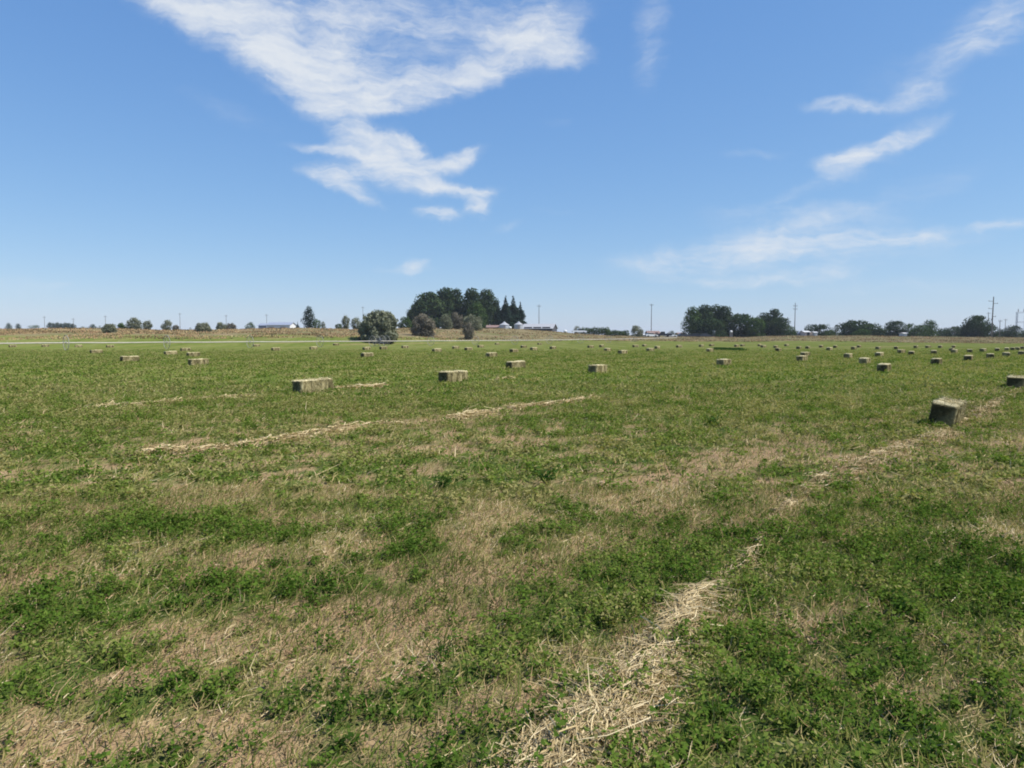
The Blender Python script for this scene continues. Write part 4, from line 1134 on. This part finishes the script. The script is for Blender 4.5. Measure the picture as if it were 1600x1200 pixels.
# ------------------------------------------------------------------ wheel line sprinkler
def wheel_line():
    o0 = np.array([-55.4, 92.0]); st = np.array([8.0, 9.7])
    yaw = math.atan2(st[1], st[0]); step = float(np.linalg.norm(st))
    R = .93
    g0 = zt(*o0)
    t = empty('irrigation_wheel_line', (o0[0], o0[1], g0), yaw)
    # wheel prototype: rim, spokes, lugs
    b = MB(); n = 28
    for i in range(n):
        a0, a1 = 2 * math.pi * i / n, 2 * math.pi * (i + 1) / n
        b.tube((0, R * math.cos(a0), R * math.sin(a0)), (0, R * math.cos(a1), R * math.sin(a1)), .035, None, 6, False)
        for s in (-.05, .05):
            pass
        if i % 2 == 0: b.box(-.07, .07, R * math.cos(a0) - .02, R * math.cos(a0) + .02, R * math.sin(a0) - .02, R * math.sin(a0) + .02)
    for i in range(8):
        a = 2 * math.pi * i / 8
        b.tube((.06 * (1 if i % 2 else -1), .09 * math.cos(a), .09 * math.sin(a)), (0, R * math.cos(a), R * math.sin(a)), .014, None, 5)
    b.tube((-.1, 0, 0), (.1, 0, 0), .1, None, 10)
    def zrel(k):
        p = o0 + st * k
        return zt(p[0], p[1]) - g0
    proto = None
    ks = list(range(-1, 13))
    for k in ks:
        offs = [0.0] if k != 4 else [-1.6, -.6, .6, 1.6]
        for of in offs:
            if proto is None:
                w = proto = b.build('wheel', M['wheelsteel'], t)
            else:
                w = proto.copy(); COL.objects.link(w); w.parent = t
            w.location = (k * step + of, 0, zrel(k) + R); w.rotation_euler = (rng.uniform(0, 1), 0, 0)
    p = MB()
    for k in np.arange(-2, 12.5, 1.0):
        sag = .04
        a = (k * step, 0, zrel(k) + R); m_ = ((k + .5) * step, 0, (zrel(k) + zrel(k + 1)) / 2 + R - sag); c = ((k + 1) * step, 0, zrel(k + 1) + R)
        p.tube(a, m_, .075, None, 8, False); p.tube(m_, c, .075, None, 8, False)
    p.build('pipe', M['alu'], t)
    m = MB(); z = zrel(4) + R
    m.box(4 * step - .5, 4 * step + .5, -.7, .7, z - .35, z - .15); m.box(4 * step - .35, 4 * step + .35, -.3, .5, z + .12, z + .55)
    m.build('drive_unit', M['cardark'], t)
    s = MB()
    for k in np.arange(-1, 12, 1.0):
        zz = zrel(k + .5) + R
        s.tube(((k + .5) * step, 0, zz), ((k + .5) * step, 0, zz + .28), .02, .012, 6)
    s.build('sprinkler', M['alu'], t)
    tag(t, 'long pale aluminium irrigation wheel line with spoked wheels across the far field', 'wheel line')
wheel_line()

# ------------------------------------------------------------------ world: sky and clouds
SUN_AZ, SUN_EL = math.radians(101), math.radians(51)
w = bpy.data.worlds.new('World'); scene.world = w; w.use_nodes = True
nt = w.node_tree; nt.nodes.clear()
out = nt.nodes.new('ShaderNodeOutputWorld'); bg = nt.nodes.new('ShaderNodeBackground')
sky = nt.nodes.new('ShaderNodeTexSky'); sky.sky_type = 'NISHITA'; sky.sun_disc = False
sky.sun_elevation = SUN_EL; sky.sun_rotation = SUN_AZ
sky.altitude = 600; sky.air_density = 1.0; sky.dust_density = .35; sky.ozone_density = 2.2
bg.inputs[1].default_value = 0.085
tc = nt.nodes.new('ShaderNodeTexCoord')
sx = nt.nodes.new('ShaderNodeSeparateXYZ'); nt.links.new(tc.outputs['Generated'], sx.inputs[0])
az = mathn(nt, 'ARCTAN2', sx.outputs[0], sx.outputs[1]); el = mathn(nt, 'ARCSINE', sx.outputs[2])
cb = nt.nodes.new('ShaderNodeCombineXYZ'); nt.links.new(az, cb.inputs[0]); nt.links.new(el, cb.inputs[1])
AE = cb.outputs[0]
def warp(vec, scale, amt, scl=(1, 1, 1)):
    mp = N(nt, 'ShaderNodeMapping'); mp.inputs['Scale'].default_value = scl; nt.links.new(vec, mp.inputs[0])
    n = N(nt, 'ShaderNodeTexNoise'); n.inputs['Scale'].default_value = scale; n.inputs['Detail'].default_value = 5; n.inputs['Roughness'].default_value = .55
    nt.links.new(mp.outputs[0], n.inputs['Vector'])
    s = N(nt, 'ShaderNodeVectorMath', operation='SUBTRACT'); nt.links.new(n.outputs['Color'], s.inputs[0]); s.inputs[1].default_value = (.5, .5, .5)
    m = N(nt, 'ShaderNodeVectorMath', operation='MULTIPLY'); nt.links.new(s.outputs[0], m.inputs[0]); m.inputs[1].default_value = (amt * 1.5, amt, 0)
    a = N(nt, 'ShaderNodeVectorMath', operation='ADD'); nt.links.new(vec, a.inputs[0]); nt.links.new(m.outputs[0], a.inputs[1])
    return a.outputs[0]
WV = warp(AE, 9, .030); WV = warp(WV, 24, .020); WV = warp(WV, 70, .007)
def azel(px, py):
    d = ray(px, py); return np.array([math.atan2(d[0], d[1]), math.asin(d[2])])
CL = [ # cx, cy, half length, half width, tilt (deg, clockwise in the picture), strength
    (310, 8, 120, 48, 28, 1.0), (400, 62, 170, 50, 33, 1.05), (475, 115, 110, 46, 36, 1.1), (545, 110, 95, 46, 5, 1.0), (500, 156, 40, 26, 40, .95), (640, 140, 110, 32, -8, .95), (735, 112, 110, 26, -14, .85), (615, 168, 50, 14, 0, .6),
    (828, 58, 78, 44, -8, .95), (868, 78, 60, 22, 6, .9), (650, 50, 230, 56, 8, .30), (520, 26, 220, 50, 8, .6), (770, 12, 190, 30, 0, .36), (690, 85, 120, 14, -8, .15),
    (598, 246, 72, 36, 40, 1.0), (566, 212, 52, 20, 12, .85), (632, 270, 66, 26, 18, .9), (535, 272, 62, 17, 8, .9), (540, 290, 55, 13, 24, .6), (560, 240, 60, 22, 10, .55), (640, 232, 42, 22, 50, .7), (712, 254, 44, 15, -22, .95), (690, 293, 80, 13, 12, .85), (745, 318, 27, 17, 42, .95),
    (655, 235, 40, 14, 40, .7), (512, 232, 62, 10, 6, .6), (560, 308, 50, 8, 22, .45), (740, 298, 50, 9, -4, .6),
    (682, 334, 46, 14, 0, .8), (652, 413, 28, 12, 0, .7), (640, 421, 60, 6, 0, .35), (792, 355, 36, 9, -20, .35),
    (1020, 95, 26, 54, 12, .34), (1022, 25, 28, 60, 20, .34), (1545, 45, 70, 40, -25, .66), (1500, 85, 90, 26, -25, .3), (1435, 146, 56, 22, -14, .62), (1320, 166, 66, 12, -2, .66), (1380, 228, 105, 19, -27, .82), (1318, 252, 54, 16, -10, .6),
    (1290, 288, 130, 14, -18, .34), (1180, 385, 210, 24, -6, .52), (1370, 377, 170, 16, -2, .56), (1080, 412, 140, 20, -4, .52), (1120, 438, 120, 10, 0, .5), (1290, 402, 230, 34, 0, .36),
    (1270, 430, 90, 11, -3, .44), (1240, 342, 150, 26, 0, .42), (1420, 300, 160, 30, -18, .25), (1400, 450, 180, 16, 0, .3), (1570, 352, 90, 10, -6, .5), (1170, 243, 66, 8, 2, .3), (15, 450, 80, 20, 0, .3), (95, 445, 40, 6, 0, .2), (870, 328, 44, 8, 0, .2), (1440, 110, 220, 60, -30, .2), (360, 170, 110, 20, 20, .2), (870, 188, 30, 10, 0, .2)]
tot = None
for cx, cy, a_, b_, ang, st_ in CL:
    c = azel(cx, cy); t_ = math.radians(ang)
    ea = (azel(cx + a_ * math.cos(t_), cy + a_ * math.sin(t_)) - azel(cx - a_ * math.cos(t_), cy - a_ * math.sin(t_))) / 2
    eb = (azel(cx - b_ * math.sin(t_), cy + b_ * math.cos(t_)) - azel(cx + b_ * math.sin(t_), cy - b_ * math.cos(t_))) / 2
    mp = N(nt, 'ShaderNodeMapping', vector_type='TEXTURE')
    mp.inputs['Location'].default_value = (c[0], c[1], 0)
    mp.inputs['Rotation'].default_value = (0, 0, math.atan2(ea[1], ea[0]))
    mp.inputs['Scale'].default_value = (np.linalg.norm(ea), np.linalg.norm(eb), 1)
    nt.links.new(WV, mp.inputs[0])
    ln = N(nt, 'ShaderNodeVectorMath', operation='LENGTH'); nt.links.new(mp.outputs[0], ln.inputs[0])
    mr = N(nt, 'ShaderNodeMapRange', interpolation_type='SMOOTHSTEP', i_1=1.55, i_2=.1, i_3=0.0, i_4=st_)
    nt.links.new(ln.outputs['Value'], mr.inputs[0])
    if tot is None: tot = mr.outputs[0]
    else:        # soft union: 1-(1-a)(1-b), strengths may pass 1
        tot = mathn(nt, 'ADD', tot, mathn(nt, 'MULTIPLY', mr.outputs[0], mathn(nt, 'SUBTRACT', 1.05, tot, True)))
wisp = noise(nt, WV, 13, 8, .62, (1, 2.4, 1), (0, 0, math.radians(12)))
wisp2 = noise(nt, WV, 55, 5, .6, (1, 2.0, 1), (0, 0, math.radians(12)))
fibre = noise(nt, WV, 30, 6, .62, (.55, 3.2, 1), (0, 0, math.radians(16)))
gate = mathn(nt, 'MULTIPLY', tot, 1.6, True)
dv = mathn(nt, 'ADD', mathn(nt, 'MULTIPLY', mathn(nt, 'SUBTRACT', wisp, .52), 1.7), mathn(nt, 'ADD', mathn(nt, 'MULTIPLY', mathn(nt, 'SUBTRACT', wisp2, .5), .35), mathn(nt, 'MULTIPLY', mathn(nt, 'SUBTRACT', fibre, .5), 1.0)))
tt = mathn(nt, 'ADD', mathn(nt, 'MULTIPLY', tot, 1.12), mathn(nt, 'MULTIPLY', dv, gate))
cm = N(nt, 'ShaderNodeMapRange', interpolation_type='SMOOTHSTEP', i_1=.05, i_2=1.5, i_3=0, i_4=.97); nt.links.new(tt, cm.inputs[0])
ssep = nt.nodes.new('ShaderNodeSeparateColor'); nt.links.new(sky.outputs[0], ssep.inputs[0])
scom = nt.nodes.new('ShaderNodeCombineColor')
for i, (k_, g_) in enumerate(((.93, .815), (1.54, .63), (3.06, .40))):
    nt.links.new(mathn(nt, 'MULTIPLY', mathn(nt, 'POWER', ssep.outputs[i], g_), k_), scom.inputs[i])
skyc = scom.outputs[0]
cloudc = (5.9, 6.25, 6.7)
full = mixc(nt, cm.outputs[0], skyc, cloudc)
nt.links.new(full, bg.inputs[0]); nt.links.new(bg.outputs[0], out.inputs[0])

sd = bpy.data.lights.new('sun', 'SUN'); sd.energy = 4.8; sd.angle = math.radians(.53); sd.color = (1.0, .95, .87)
so = bpy.data.objects.new('sun', sd); COL.objects.link(so)
sv = Vector((math.sin(SUN_AZ) * math.cos(SUN_EL), math.cos(SUN_AZ) * math.cos(SUN_EL), math.sin(SUN_EL)))
so.rotation_euler = sv.to_track_quat('Z', 'Y').to_euler(); so.location = (30, 10, 60)

# ------------------------------------------------------------------ haze
def haze():
    b = MB(); b.box(-2700, 2700, -2700, 2700, -3.0, 25.0)
    m, nt_, out_ = new_mat('thin_haze')
    v = nt_.nodes.new('ShaderNodeVolumePrincipled')
    v.inputs['Color'].default_value = (.80, .88, 1, 1); v.inputs['Density'].default_value = HAZE; v.inputs['Anisotropy'].default_value = 0.0
    nt_.links.new(v.outputs[0], out_.inputs['Volume'])
    tag(b.build('haze', m), 'thin blue summer haze over the whole field', None, None, 'stuff')
HAZE = .00013
haze()

# ------------------------------------------------------------------ camera and output
cd = bpy.data.cameras.new('camera'); cd.sensor_width = 36; cd.lens = 26; cd.clip_start = .05; cd.clip_end = 12000
co = bpy.data.objects.new('camera', cd); COL.objects.link(co)
co.location = (0, 0, EYE); co.rotation_euler = (math.pi / 2 - PITCH, 0, 0)
scene.camera = co
vs = scene.view_settings; vs.view_transform = 'Standard'; vs.look = 'None'; vs.exposure = 0.6; vs.gamma = 1.0; vs.use_curve_mapping = False
cy_ = scene.cycles
cy_.max_bounces = 6; cy_.diffuse_bounces = 3; cy_.transmission_bounces = 3; cy_.transparent_max_bounces = 4
cy_.filter_width = 1.9
